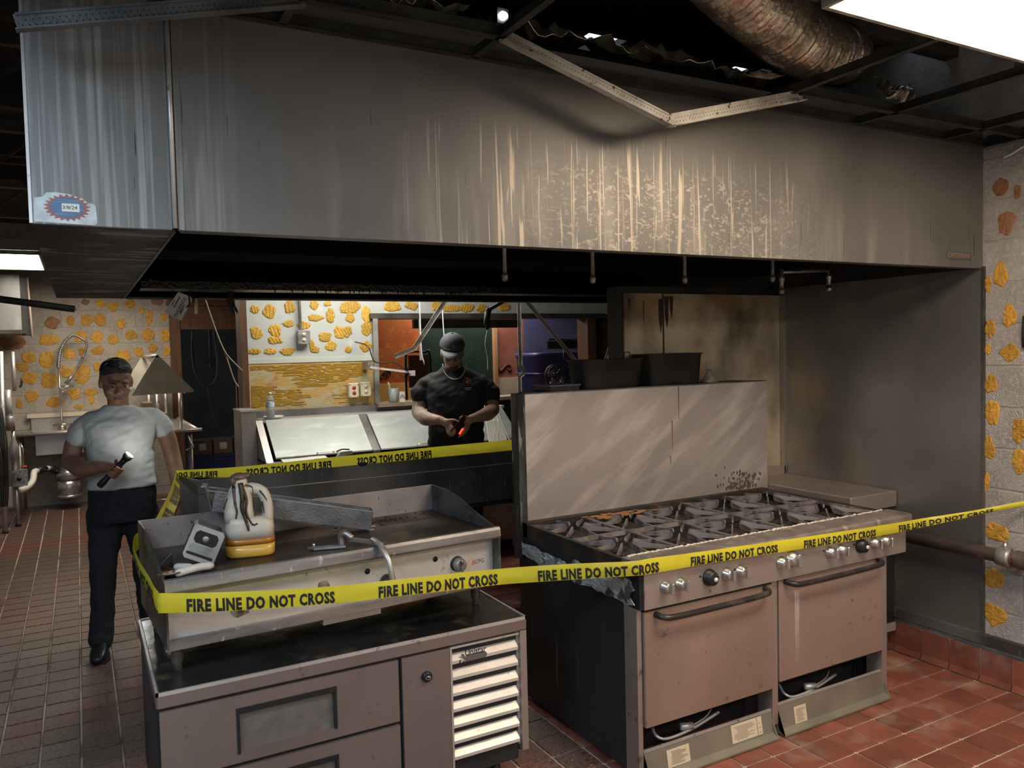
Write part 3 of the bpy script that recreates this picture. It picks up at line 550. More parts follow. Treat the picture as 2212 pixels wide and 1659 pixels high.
def kick(x0, x1, dz, lab):
    k = MB(); k.prism([(x0, 2.434, .106 + dz), (x0, 2.424, .114 + dz), (x0, 2.408, .020), (x0, 2.378, .004), (x0, 2.378, .012), (x0, 2.412, .026)], (x1 - x0, 0, 0)); k.prism([(x0, 2.434, .108 + dz), (x0, 2.378, .008), (x0, 2.46, .008)], (.004, 0, 0)); k.prism([(x1 - .004, 2.434, .108 + dz), (x1 - .004, 2.378, .008), (x1 - .004, 2.46, .008)], (.004, 0, 0))
    o = k.build('kick_plate', mat('kick_steel', (.36, .34, .28), .42, .6, (.26, .245, .2), 4, bump=(60, .08)), rg)
    MB().beam((x0, 2.427, .116 + dz), (x1, 2.427, .116 + dz), .012, .006).build('top_flange', M_steel_lite, o)
    for (a, b_, z0, z1, lines) in lab:
        def P(x, t, off): return (x, 2.424 - (1 - t) * .016 - off, .020 + t * (.094 + dz))
        s_ = MB(); s_.prism([P(a, z0, .0012), P(b_, z0, .0012), P(b_, z1, .0012), P(a, z1, .0012)], (0, -.0006, 0)); l_ = s_.build('data_label', mat('label_cream', (.62, .53, .38), .6), o)
        t_ = MB()
        for q in range(lines):
            zz = z0 + (z1 - z0) * (.12 + .78 * q / lines); xa = a + (b_ - a) * rnd.uniform(.08, .25); xb = a + (b_ - a) * rnd.uniform(.6, .93)
            t_.prism([P(xa, zz, .0022), P(xb, zz, .0022), P(xb, zz + .022, .0022), P(xa, zz + .022, .0022)], (0, -.0003, 0))
        t_.build('print', mat('label_print', (.25, .2, .14), .7), l_)
    return o
kick(1.876, 2.568, 0, [(1.985, 2.10, .08, .8, 12), (2.33, 2.475, .15, .92, 10), (2.478, 2.505, .15, .92, 3)]); kick(2.604, 3.31, .014, [(2.70, 2.775, .06, .72, 9)])
for x0 in (2.10, 2.83):                                       # pilot burner seen in the gap under each door
    p = MB(); p.tube(bez([(x0 - .10, 2.53, .155), (x0 - .12, 2.48, .135), (x0 - .08, 2.458, .118), (x0 + .05, 2.462, .122), (x0 + .22, 2.48, .145)], 6), .007, 8); p.tube([(x0 + .0, 2.47, .142), (x0 + .06, 2.462, .135)], .015, 10); p.tube(bez([(x0 + .07, 2.462, .138), (x0 + .14, 2.47, .15), (x0 + .2, 2.5, .158)], 5), .003, 6)
    p.build('pilot_burner', M_steel_lite, rg)
# grates and burners
g = MB(); gx, gy = .15, .185
for a, b_ in (((-gx, -gy), (gx, -gy)), ((gx, -gy), (gx, gy)), ((gx, gy), (-gx, gy)), ((-gx, gy), (-gx, -gy))): g.beam((*a, .855), (*b_, .855), .010, .018)
for k in range(8):
    a = math.pi / 4 * k; c, s = math.cos(a), math.sin(a); R = min(gx / abs(c) if abs(c) > .01 else 9, gy / abs(s) if abs(s) > .01 else 9); nx, ny = -s * .0032, c * .0032; r0 = .045
    for sg in (1,):
        P = [(c * R, s * R, .863), (c * R, s * R, .850), (c * (r0 + .014), s * (r0 + .014), .850), (c * r0, s * r0, .862), (c * (r0 + .004), s * (r0 + .004), .876), (c * (r0 + .016), s * (r0 + .016), .878), (c * R * .6, s * R * .6, .868)]
        g.prism([(x - nx, y - ny, z) for x, y, z in P], (2 * nx, 2 * ny, 0))
gme = g.mesh('grate'); gme.materials.append(M_iron)
bb = MB(); bb.lathe([(.028, .80), (.052, .812), (.05, .832), (.03, .838), (.012, .846)], n=20)
for q in range(16): bb.beam((.05 * math.cos(q * math.pi / 8), .05 * math.sin(q * math.pi / 8), .814), (.056 * math.cos(q * math.pi / 8), .056 * math.sin(q * math.pi / 8), .83), .006, .006)
bme = bb.mesh('burner'); bme.materials.append(mat('burner_iron', (.035, .03, .028), .6, .3, (.08, .06, .05), 20, bump=(60, .4)))
for i in range(5):
    for j in range(2):
        for nm, me in (('grate', gme), ('burner', bme)):
            o = link(nm, me, rg); o.location = (2.012 + i * .313, 2.712 + j * .378, 0)
ru = MB()
for k in range(26): ru.ell((2.0 + rnd.gauss(.32, .12), 3.19 + rnd.uniform(-.05, .04), .868), (rnd.uniform(.01, .04), rnd.uniform(.006, .016), .004), 6)
tag(ru.build('rust_crumbs', mat('rust_orange', (.46, .2, .08), .9, 0, (.30, .13, .05), 30), rg), kind='stuff')
# backguard
M_guard = mat('backguard_steel', (.52, .47, .45), .43, .62, (.40, .36, .345), 1.6, .35, .65, (1.0, 1, 1.5), bump=(80, .04, (8, 8, .3)), col3=(.68, .63, .61), n3=2.2, lo3=.50, hi3=.72, st3=(1, 1, 5), rvar=.1)
smear = []
for n_ in MATS['backguard_steel'].node_tree.nodes:
    if n_.type == 'MAPPING' and n_.inputs['Scale'].default_value[2] in (1.5, 5.0): smear.append(n_)
for n_ in smear:
    t_ = MATS['backguard_steel'].node_tree; r_ = t_.nodes.new('ShaderNodeMapping'); r_.inputs['Rotation'].default_value = (0, .62, 0); t_.links.new(n_.inputs['Vector'].links[0].from_socket, r_.inputs['Vector']); t_.links.new(r_.outputs[0], n_.inputs['Vector'])
gd_ = bx('backguard', M_guard, rg, RX0 + .028, 3.497, 3.308, 3.345, .80, 1.485)
bx('guard_post', mat('streaked_post', (.10, .105, .105), .4, .6, (.02, .02, .02), 4, stretch=(3, 3, .5), col3=(.35, .38, .36), n3=12, lo3=.6, hi3=.72, st3=(3, 3, .6)), rg, RX0 - .012, RX0 + .028, 3.30, 3.37, .69, 1.49)
bx('guard_cap', M_steel_dark, rg, RX0, 3.497, 3.306, 3.36, 1.484, 1.49)
for z0, z1, x in ((1.30, 1.48, 2.838), (1.14, 1.30, 2.79), (1.06, 1.11, 2.775)): MB().prism([(x - .003, 3.3075, z1), (x + .003, 3.3075, z1), (x + .001, 3.3075, z0), (x - .001, 3.3075, z0)], (0, -.0006, 0)).build('rust_run', mat('rust_line', (.12, .07, .045), .7), gd_)
sm = MB()
for k in range(110):
    ux_, uz_ = 3.30 + rnd.gauss(0, .07), .878 + abs(rnd.gauss(0, .05)); sm.prism([(ux_ + u, 3.3076 - k * .000008, uz_ + w_) for u, w_ in blob(.004 + .004 * rnd.random(), .006 + .006 * rnd.random(), 8, k)], (0, -.0002, 0))
tag(sm.build('scorch_mark', mat('scorch', (.10, .075, .055), .8), gd_), kind='stuff')
sh = bx('high_shelf', M_soot, rg, 2.0, 3.48, 3.345, 3.540, 1.470, 1.486)
# melted foil on the left side
M_foil = mat('melted_foil', (.56, .60, .63), .42, .4, (.10, .10, .10), 16, .52, .62, bump=(30, .9))
def crumple(name, m, parent, o, U, V, nu, nv, amp, seed=0, sc=9., edge=.0):
    U, V, o = Vector(U), Vector(V), Vector(o); W = U.cross(V).normalized(); b = MB(); vs_ = []
    for j in range(nv + 1):
        for i in range(nu + 1):
            a, c = i / nu, j / nv; ed = edge * noise.noise(Vector((a * 4, c * 4 + 9, seed)))
            vs_.append(o + U * (a + (ed if 0 < i < nu else ed)) + V * (c + edge * 1.4 * noise.noise(Vector((a * 5 + 3, c * 3, seed + 2)))) + W * amp * (noise.noise(Vector((a * U.length * sc, c * V.length * sc, seed))) + .6 * noise.noise(Vector((a * U.length * sc * 2.7, c * V.length * sc * 2.7, seed + 5)))))
    b.add(vs_, [(j * (nu + 1) + i, j * (nu + 1) + i + 1, (j + 1) * (nu + 1) + i + 1, (j + 1) * (nu + 1) + i) for j in range(nv) for i in range(nu)])
    ob = b.build(name, m, parent); md = ob.modifiers.new('thickness', 'SOLIDIFY'); md.thickness = .002; return ob
crumple('melted_foil', M_foil, rg, (RX0 - .006, 3.30, .775), (0, -.38, -.01), (0, .02, -.065), 26, 6, .007, 1, 26, .12)
crumple('melted_foil', M_foil, rg, (RX0 - .006, 2.86, .78), (0, -.42, .012), (0, .0, -.09), 26, 6, .008, 4, 24, .14)
MB().prism([(RX0 - .004, 3.16, .74), (RX0 - .004, 3.13, .735), (RX0 - .004, 3.125, .70), (RX0 - .004, 3.145, .69), (RX0 - .004, 3.155, .71)], (-.004, 0, 0)).build('foil_drip', M_foil, rg)

# spreader cabinet between range and wall
sp = thing('spreader_cabinet', 'narrow steel filler counter between the range and the right wall', 'counter', (3.67, 3.1, 0))
bx('body', M_side, sp, 3.506, 3.872, 2.76, 3.52, .13, .80)
bx('top', M_steel_v, sp, 3.502, 3.876, 2.745, 3.53, .80, .885, r=.004)
bx('foot_rail', M_steel_lite, sp, 3.506, 3.872, 2.752, 2.775, .115, .16)
bx('back_splash', M_steel_v, sp, 3.502, 3.876, 3.515, 3.535, .885, .93)
for x in (3.53, 3.84):
    for y in (2.80, 3.48): MB().tube([(x, y, 0), (x, y, .13)], .018, 10).build('leg', M_steel, sp)
# gas pipe along the wall
gp = thing('gas_pipe', 'rusty brown gas pipe running along the right wall behind the tape', 'pipe', (3.8, 2.3, .63))
M_pipe = mat('rusty_pipe', (.13, .10, .085), .5, .4, (.24, .10, .05), 5, .5, .68, bump=(40, .3), col3=(.25, .21, .18), n3=12, lo3=.58, hi3=.7)
MB().tube([(3.80, 2.742, .665), (3.80, 1.2, .67)], .033, 16).build('pipe', M_pipe, gp)
cl = MB(); cl.lathe([(.044, 0), (.046, .01), (.046, .05), (.044, .06)], (3.8, 2.16, .667), (0, -1, 0), 18); clp = cl.build('clamp', M_galv, gp)
MB().tube([(3.8, 2.13, .70), (3.8, 2.13, .735)], .012, 8).build('clamp_bolt', M_chrome, gp)
MB().lathe([(.040, 0), (.043, .01), (.043, .12), (.04, .13)], (3.8, 2.08, .667), (0, -1, 0), 18).build('coupling', M_pipe, gp)
for y in (1.5, 2.11): bx('wall_bracket', M_galv, gp, 3.80, 3.899, y - .015, y + .015, .60, .64)
# =================================================================== CHEF BASE (refrigerated drawers) UNDER THE GRIDDLE
M_drawer = mat('drawer_steel', (.26, .205, .19), .42, .55, (.21, .163, .15), 3, .4, .7, bump=(90, .04, (8, 8, .3)), col3=(.15, .12, .11), n3=30, lo3=.66, hi3=.74, rvar=.08)
cb = thing('refrigerated_chef_base', 'low stainless drawer refrigerator with louvred grille carrying the griddle', 'refrigerator', (.83, 3.05, 0))
CX0, CX1, CY0, CY1 = .168, 1.488, 2.64, 3.45
bx('body', M_side, cb, CX0 + .006, 1.452, CY0 + .03, CY1 - .01, .10, .612)
tp = MB(); tp.bbox(CX0, CX1, CY0, CY1, .613, .66, r=.005); top_ = tp.build('top', M_drawer, cb)
M_grease = mat('greasy_black_top', (.035, .034, .032), .22, .3, (.015, .015, .015), 5, .4, .65, bump=(9, .25), col3=(.13, .105, .06), n3=7, lo3=.6, hi3=.72)
bx('greasy_surface', M_grease, top_, CX0 + .012, CX1 - .012, CY0 + .012, CY1 - .012, .659, .662)
ed = MB(); ed.box(CX0, CX1, CY0, CY0 + .008, .655, .666).box(CX0, CX0 + .008, CY0, CY1, .655, .666).box(CX1 - .008, CX1, CY0, CY1, .655, .666).box(CX0, CX1, CY1 - .008, CY1, .655, .666); ed.build('marine_edge', M_steel_lite, top_)
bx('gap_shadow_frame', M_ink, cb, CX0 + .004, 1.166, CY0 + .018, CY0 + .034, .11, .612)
for z0, z1 in ((.383, .604), (.145, .368)):
    x0, x1 = .176, .958; hx0, hx1, hz0, hz1 = .408, .726, z0 + .036, z0 + .172
    d = MB(); yf, yb = CY0 + .002, CY0 + .022
    d.box(x0, hx0, yf, yb, z0, z1).box(hx1, x1, yf, yb, z0, z1).box(hx0, hx1, yf, yb, hz1, z1).box(hx0, hx1, yf, yb, z0, hz0)
    dr = d.build('drawer', M_drawer, cb)
    bx('handle_recess', mat('recess_grey', (.21, .19, .18), .5, .5, (.17, .155, .145), 20), dr, hx0, hx1, yb - .008, yb - .002, hz0, hz1)
    r_ = MB(); r_.box(hx0 - .006, hx0 + .004, yf - .003, yb + .004, hz0 - .006, hz1 + .006).box(hx1 - .004, hx1 + .006, yf - .003, yb + .004, hz0 - .004, hz1 + .006).box(hx0 - .006, hx1 + .006, yf - .004, yb + .004, hz1 - .010, hz1 + .008); r_.build('recess_trim', M_blackp, dr)
pn = bx('thermostat_panel', M_drawer, cb, .972, 1.158, CY0 + .002, CY0 + .03, .06, .606)
tk = MB().lathe([(.020, 0), (.020, .006), (.017, .012), (.013, .013)], (1.065, CY0 + .002, .522), (0, -1, 0), 20).build('thermostat_dial', M_blackp, pn)
th = math.radians(-24)
def D2(u, w, y=CY0 - .0122): return (1.066 + u * math.cos(th) - w * math.sin(th), y, .520 + u * math.sin(th) + w * math.cos(th))
MB().tube([D2(-.0085, -.0045), D2(.0085, -.0045), D2(.0085, .0035), D2(-.0085, .0035)], .0005, 5, closed=True).build('dial_mark', M_whitep, tk)
for u in (-.003, 0., .004): MB().prism([D2(u - .001, .0048), D2(u + .0012, .0048), D2(u + .0012, .008), D2(u - .001, .008)], (0, -.0004, 0)).build('dial_tick', M_whitep, tk)
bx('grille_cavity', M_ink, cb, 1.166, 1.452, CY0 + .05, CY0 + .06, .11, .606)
gf = MB(); gf.box(1.160, 1.168, CY0 + .002, CY0 + .055, .12, .606).box(1.450, 1.458, CY0 + .02, CY0 + .055, .16, .606).box(1.165, 1.452, CY0 + .003, CY0 + .012, .600, .607); gf.build('grille_frame', M_steel_lite, cb)
M_louv = mat('louvre_steel', (.72, .67, .62), .34, .35, (.62, .57, .52), 5, col3=(.4, .33, .28), n3=45, lo3=.67, hi3=.72)
for k in range(7):
    z = .565 - k * .0605
    l = MB(); l.prism([(1.17, CY0 + .045, z + .022), (1.17, CY0 + .006, z - .012), (1.17, CY0 + .006, z - .024), (1.17, CY0 + .010, z - .024), (1.17, CY0 + .010, z - .013), (1.17, CY0 + .047, z + .019)], (.278, 0, 0)); lv = l.build('louvre', M_louv, cb)
    if k == 0:
        bd = MB(); q = [(1.205 + a, CY0 + .004, .553 + b_) for a, b_ in ((.02, -.012), (.10, -.012), (.108, -.006), (.108, .004), (.1, .012), (.03, .012), (.018, .006), (.012, .018), (.0, .02), (.012, .0))]; bd.prism(q, (0, .004, 0)); bdg = bd.build('badge', mat('badge_grey', (.16, .14, .14), .4, .3), cb)
        text_on('lettering', 'Unistar', M_ink, bdg, (1.222, CY0 + .003, .563), (1, 0, .0), (0, 0, 1), .088, .024, .02)
        MB().tube(bez([(1.218, CY0 + .004, .545), (1.207, CY0 + .004, .538), (1.200, CY0 + .004, .544), (1.203, CY0 + .004, .552)], 5), .002, 6).build('badge_curl', M_ink, bdg)
bx('corner_post', M_steel_v, cb, 1.458, 1.486, CY0 + .004, CY0 + .05, .14, .612)
bx('right_side', M_side, cb, 1.47, 1.486, CY0 + .05, CY1 - .01, .12, .612)
for x in (.26, 1.38):
    for y in (2.75, 3.36):
        c = MB(); c.lathe([(.04, -.014), (.045, -.006), (.045, .006), (.04, .014)], (x, y, .045), (1, 0, 0), 18); ca = c.build('caster', M_rubber, cb)
        f_ = MB(); f_.box(x - .025, x + .025, y - .03, y + .03, .092, .10).box(x - .022, x - .018, y - .02, y + .02, .04, .095).box(x + .018, x + .022, y - .02, y + .02, .04, .095); f_.build('fork', M_galv, ca)

# =================================================================== GRIDDLE
GA = math.radians(3.5)
gr = thing('countertop_griddle', 'large greasy countertop griddle with raised splash walls on the drawer base', 'griddle', (.212, 2.705, 0), GA)
GW = 1.245
M_gplate = mat('griddle_plate', (.060, .038, .021), .36, .3, (.022, .018, .015), 3.5, .38, .66, bump=(40, .12), col3=(.20, .125, .055), n3=5, lo3=.56, hi3=.72, rvar=.2)
M_gwall = mat('griddle_wall', (.42, .38, .375), .42, .6, (.30, .27, .265), 5, .4, .68, col3=(.05, .045, .04), n3=70, lo3=.66, hi3=.70, bump=(60, .05))
M_gside = mat('griddle_side', (.20, .205, .21), .4, .7, (.06, .06, .06), 4, .42, .62, col3=(.3, .31, .32), n3=14, lo3=.62, hi3=.72)
M_gpanel = mat('griddle_front', (.64, .60, .59), .35, .35, (.52, .48, .47), 4, bump=(90, .03, (1, 8, 8)), col3=(.36, .3, .26), n3=26, lo3=.68, hi3=.75)
M_gtrough = mat('griddle_trough', (.40, .39, .395), .33, .75, (.16, .15, .15), 4, .42, .66, (.6, 3, 3), bump=(40, .12), col3=(.58, .57, .57), n3=16, lo3=.62, hi3=.7, st3=(3, 1, 1), rvar=.15)
L_ = dict(parent=gr, local=True)
bx('cook_plate', M_gplate, gr, .008, GW - .008, .075, .595, .955, .972, local=True)
fr = MB(); fr.prism([(0, 0, .950), (0, -.004, .958), (0, -.002, .984), (0, .006, .994), (0, .018, .996), (0, .080, .978), (0, .080, .950)], (GW, 0, 0)); fr.build('front_rail', M_gtrough, gr, True)
bx('back_splash', M_gwall, gr, 0, GW, .596, .604, .78, 1.086, local=True)
for u, m in ((0, M_gside), (GW - .007, M_gside)):
    s_ = MB(); s_.prism([(u, .0, .77), (u, .002, .975), (u, .05, .993), (u, .14, 1.012), (u, .24, 1.040), (u, .34, 1.070), (u, .44, 1.084), (u, .604, 1.086), (u, .604, .77)], (.007, 0, 0)); s_.build('side_splash', m, gr, True)
pf = bx('front_panel', M_gpanel, gr, .007, GW - .007, .055, .065, .785, .955, local=True)
bx('bottom_rail', M_gtrough, gr, 0, GW, .03, .07, .757, .788, local=True)
bx('burner_box', M_soot, gr, .02, GW - .02, .07, .59, .77, .95, local=True)
bx('grease_drawer', M_steel_v, gr, .52, .74, .035, .5, .735, .756, local=True)
for u in (.045, GW - .06):
    for v in (.11, .54):
        MB().lathe([(.024, .10), (.024, .085), (.019, .08), (.019, .03), (.014, .025), (.014, .0)], (u, v, .664), n=14).build('leg', M_steel, gr, True)
def slot(u, z, w=.012, h_=.010):
    MB().prism([(u + (w if k < 7 else -w) * .6 + h_ * math.cos(math.pi * (k - 6.5) / 7 - (0 if k < 7 else 0)), .0548, z + h_ * math.sin(math.pi * (k - 3.2) / 7)) for k in range(14)], (0, -.0006, 0)).build('pilot_slot', M_ink, pf, True)
for u in (.70, .98): 
    MB().lathe([(.011, 0), (.011, .0008)], (u, .055, .895), (0, -1, 0), 14).build('pilot_slot', M_ink, pf, True)
k = MB(); k.lathe([(.030, 0), (.030, .003)], (1.075, .055, .862), (0, -1, 0), 20); k.build('knob_ring', M_ink, gr, True)
k = MB(); k.lathe([(.026, 0), (.027, .02), (.024, .03), (.02, .032)], (1.077, .052, .861), (0, -1, 0), 18); k.bbox(1.071, 1.083, .010, .024, .838, .884, r=.003); k.build('knob', M_galv, gr, True)
k = MB(); k.lathe([(.026, 0), (.027, .02), (.024, .03), (.02, .032)], (.775, .052, .848), (0, -1, 0), 18); k.build('knob', M_soot, gr, True)
for q, (u, z) in enumerate(((.243, .853), (.53, .85))):
    sm = MB(); sm.prism([(u + a, .0546, z + b_) for a, b_ in blob(.034, .034, 16, q + 5, .3)], (0, -.0006, 0)); s2 = sm.build('burnt_knob_spot', mat('burn_brown', (.14, .09, .065), .8, 0, (.32, .26, .23), 40), pf, True)
    MB().prism([(u + a, .0538, z + b_) for a, b_ in blob(.016, .016, 10, q + 8, .3)], (0, -.006, 0)).build('melted_stub', M_soot, s2, True)
text_on('maker_lettering', 'CPG', M_ink, pf, (1.155, .0545, .848), (1, 0, 0), (0, 0, 1), .042, .016, 0, True)
MB().prism([(1.140, .0545, .845), (1.147, .0545, .843), (1.154, .0545, .848), (1.150, .0545, .862), (1.146, .0545, .872), (1.145, .0545, .862)], (0, -.0006, 0)).build('flame_mark', mat('flame_red', (.55, .10, .05), .5, 0, (.7, .35, .1), 60), pf, True)
for u, z in ((1.04, .885), (1.055, .878), (.725, .88), (.735, .872)): MB().prism([(u - .002, .0546, z), (u + .002, .0546, z), (u, .0546, z + .004)], (0, -.0004, 0)).build('dial_mark', mat('mark_red', (.3, .05, .05), .6), pf, True)
cru = MB()
for q in range(70):
    u, v = rnd.gauss(.93, .09), rnd.gauss(.5, .035)
    if .3 < u < 1.2 and v < .59: cru.ell((u, v, .973), (rnd.uniform(.002, .007), rnd.uniform(.002, .005), .003), 6)
tag(cru.build('char_crumbs', M_soot, gr, True), kind='stuff')
for u, v, a in ((.87, .43, .3), (.84, .37, .6)): bx('plate_fleck', mat('fleck_white', (.6, .56, .5), .7), gr, u - .018, u + .018, v - .006, v + .006, .972, .974, local=True)

# =================================================================== THINGS LYING ON THE GRIDDLE
# oil jug
M_jug = mat('milky_plastic', (.60, .55, .47), .38, 0, (.50, .44, .36), 8, .4, .7, col3=(.30, .25, .2), n3=14, lo3=.66, hi3=.78)
jug = thing('oil_jug', 'scorched translucent plastic jug with a layer of yellow oil', 'jug', (.53, 3.0, .973), math.radians(-12))
def rr(w, d, z, n=24, p=4., cx_=0., cy_=0.):
    return [(cx_ + w * abs(math.cos(a)) ** (2 / p) * (1 if math.cos(a) >= 0 else -1), cy_ + d * abs(math.sin(a)) ** (2 / p) * (1 if math.sin(a) >= 0 else -1), z) for a in [2 * math.pi * k / n for k in range(n)]]
W_, D_ = .086, .062
MB().loft([rr(W_ * .9, D_ * .88, 0), rr(W_, D_, .008), rr(W_ * 1.01, D_, .046)]).build('yellow_oil', mat('yellow_oil', (.74, .46, .085), .3, 0, (.66, .40, .07), 6, coat=.3), jug, True)
MB().loft([rr(W_ * 1.01, D_, .046), rr(W_ * 1.005, D_, .069)]).build('brown_oil_layer', mat('amber_oil', (.42, .16, .022), .3, coat=.3), jug, True)
MB().loft([rr(W_, D_, .069), rr(W_, D_, .105), rr(W_ * .97, D_ * .97, .125), rr(W_ * .80, D_ * .92, .140, cx_=-.012)]).build('body', M_jug, jug, True)
MB().loft([rr(.054, .054, .128, cx_=-.034), rr(.050, .052, .17, cx_=-.036), rr(.046, .046, .21, p=3, cx_=-.034), rr(.034, .034, .245, p=2.5, cx_=-.030), rr(.024, .024, .268, p=2, cx_=-.026), rr(.022, .022, .283, p=2, cx_=-.026)]).build('neck', M_jug, jug, True)
MB().tube(bez([(-.012, 0, .235), (.018, 0, .243), (.048, 0, .228), (.062, 0, .195), (.066, 0, .15), (.062, 0, .115)], 6), [.022] * 6 + [.020] * 25, 12).build('handle', M_jug, jug, True)
lp = MB(); lp.ell((-.03, 0, .288), (.032, .028, .016), 14); lp.ell((-.05, -.006, .275), (.016, .018, .02), 10); lp.ell((-.005, .004, .290), (.018, .02, .012), 10); lp.build('melted_cap', mat('charred_plastic', (.17, .105, .07), .45, 0, (.07, .045, .03), 30, bump=(30, .8)), jug, True)
M_tar = mat('tar_drip', (.035, .022, .016), .25, 0, (.07, .04, .025), 40, bump=(40, .6))
for pts, r in (([(-.025, -.036, .27), (-.02, -.049, .22), (-.022, -.055, .18), (-.014, -.056, .15), (-.005, -.063, .118), (-.002, -.065, .10)], .010), ([(-.05, -.03, .262), (-.045, -.049, .20), (-.04, -.054, .17), (-.044, -.056, .145)], .006), ([(-.02, -.034, .26), (-.006, -.045, .21), (-.008, -.054, .165), (.012, -.063, .122), (.03, -.064, .124)], .006), ([(.04, -.018, .236), (.06, -.018, .205), (.068, -.016, .17)], .004), ([(-.008, -.03, .262), (.014, -.02, .25), (.016, -.02, .225)], .003), ([(-.068, -.03, .215), (-.078, -.028, .195), (-.086, -.03, .18)], .006), ([(.045, -.018, .195), (.05, -.02, .17), (.052, -.02, .15)], .004)):
    MB().tube(bez(pts, 5), [r * (1 - .6 * i / (5 * (len(pts) - 1))) for i in range(5 * (len(pts) - 1) + 1)], 7).build('tar_drip', M_tar, jug, True)
# drip tray propped across the back
tr = thing('drip_tray', 'long open steel drip tray propped on the griddle behind the jug', 'tray', (.74, 3.2, 1.0))
A0, A1 = Vector((.44, 3.27, 1.105)), Vector((1.03, 3.14, .977)); u_ = (A1 - A0).normalized(); s_ = Vector((-u_.y, u_.x, 0)).normalized() * -1; up_ = s_.cross(u_).normalized(); up_ = up_ if up_.z > 0 else -up_
TL, TW, TH = (A1 - A0).length, .085, .078
def T3(a, b_, c): return A0 + u_ * a + s_ * (b_ - .04) + up_ * c
def slab(p, d): return MB().prism([T3(*q) for q in p], d)
M_tray = mat('tray_steel', (.26, .255, .26), .42, .8, (.17, .165, .165), 12, bump=(120, .2), col3=(.36, .35, .35), n3=8, lo3=.6, hi3=.75)
slab([(0, 0, 0), (TL, 0, 0), (TL, TW, 0), (0, TW, 0)], up_ * .002).build('bottom', M_tray, tr)
slab([(0, 0, 0), (TL, 0, 0), (TL, 0, TH), (0, 0, TH)], s_ * .002).build('wall', M_tray, tr); slab([(0, TW, 0), (TL, TW, 0), (TL, TW, TH), (0, TW, TH)], s_ * -.002).build('wall', M_tray, tr)
slab([(TL, 0, 0), (TL, TW, 0), (TL, TW, TH), (TL, 0, TH)], u_ * -.002).build('end', M_tray, tr)
slab([(0, 0, 0), (0, TW, 0), (-.04, TW, TH + .012), (-.04, 0, TH + .012)], u_ * .002).build('end', M_tray, tr)
MB().beam(T3(-.045, 0, TH + .012), T3(-.045, TW, TH + .012), .02, .003).build('pull_flange', M_steel_lite, tr)
for a in ((0, 0), (0, TW)): MB().beam(T3(-.03, a[1], TH), T3(TL, a[1], TH), .004, .004).build('rim', M_steel, tr)
# napkin dispenser
dp = thing('napkin_dispenser', 'black dispenser box with grey framed face tipped on the griddle corner', 'dispenser', (.35, 2.93, .975))
B0 = Vector((.376, 2.862, .984)); e1 = Vector((-.092, .012, .046)); e2 = Vector((.046, -.004, .103)); nb = e2.cross(e1).normalized(); nb = nb if nb.y > 0 else -nb
def DPt(a, b_, c): return B0 + e1 * a + e2 * b_ + nb * c
def dpl(p, m, nm, d): return MB().prism([DPt(*q) for q in p], nb * d).build(nm, m, dp)
rc = lambda a0, a1, b0, b1, r=.09: [(a0 + r, b0), (a1 - r, b0), (a1, b0 + r), (a1, b1 - r), (a1 - r, b1), (a0 + r, b1), (a0, b1 - r), (a0, b0 + r)]
dpl([(a, b_, .008) for a, b_ in rc(0, 1, 0, 1)], M_blackp, 'case', .105)
dpl([(a, b_, 0) for a, b_ in rc(-.02, 1.02, -.02, 1.02)], mat('grey_bezel', (.42, .42, .41), .4, .3, (.3, .3, .29), 12), 'face_frame', .009)
dpl([(a, b_, -.001) for a, b_ in rc(.12, .88, .50, .88)], M_ink, 'window', .002)
dpl([(a, b_, -.0016) for a, b_ in rc(.08, .92, .22, .46)], mat('face_plate', (.30, .30, .29), .5, .3, (.2, .2, .2), 20), 'face_plate', .002)
dpl([(a, b_, -.0016) for a, b_ in rc(.06, .94, .12, .2, .03)], M_ink, 'outlet_slot', .002)
MB().lathe([(.012, 0), (.012, .003), (.006, .005)], DPt(.52, .68, 0), -nb, 8).build('lock', M_galv, dp)
# white handles / gloves, burnt paper, knife scraps
def capsule(nm, label, pts, r, m, extra=None, cat='handle', grp=None):
    o = MB().tube(bez(pts, 6), [r * f for f in ([.55, .85] + [1.] * (6 * (len(pts) - 1) - 3) + [.85, .5])], 10).build(nm, m, None); return tag(o, label, cat, grp)
M_wh = mat('worn_white_plastic', (.66, .63, .57), .45, 0, (.5, .46, .4), 12, .5, .7)
capsule('knife_handle', 'longer white plastic knife handle lying nearest the griddle rail', [(.252, 2.80, .990), (.285, 2.808, .994), (.33, 2.825, .995), (.378, 2.838, .991)], .0135, M_wh)
capsule('knife_handle', 'short white plastic knife handle crossing behind the longer one', [(.262, 2.915, .986), (.285, 2.895, .987), (.315, 2.868, .987)], .0125, M_wh)
kn = thing('broken_knife', 'broken dark-backed knife blade leaning in the griddle corner', 'knife', (.28, 3.0, .973))
MB().prism([(.222, 3.0, .974), (.27, 3.06, .974), (.268, 3.035, 1.01), (.245, 3.0, 1.0)], (.001, -.003, 0)).build('blade', M_steel_lite, kn); MB().beam((.258, 2.985, .977), (.318, 2.93, .980), .028, .006).build('spine', M_blackp, kn)
bp_ = thing('burnt_paper', 'charred scrap of paper on the griddle front corner', 'paper', (.235, 2.83, .99))
crumple('scrap', mat('charred_paper', (.42, .30, .18), .9, 0, (.08, .05, .03), 60, .42, .6), bp_, (.203, 2.775, .999), (.066, .004, 0), (.0, .11, -.018), 12, 14, .008, 3, 60, .05)
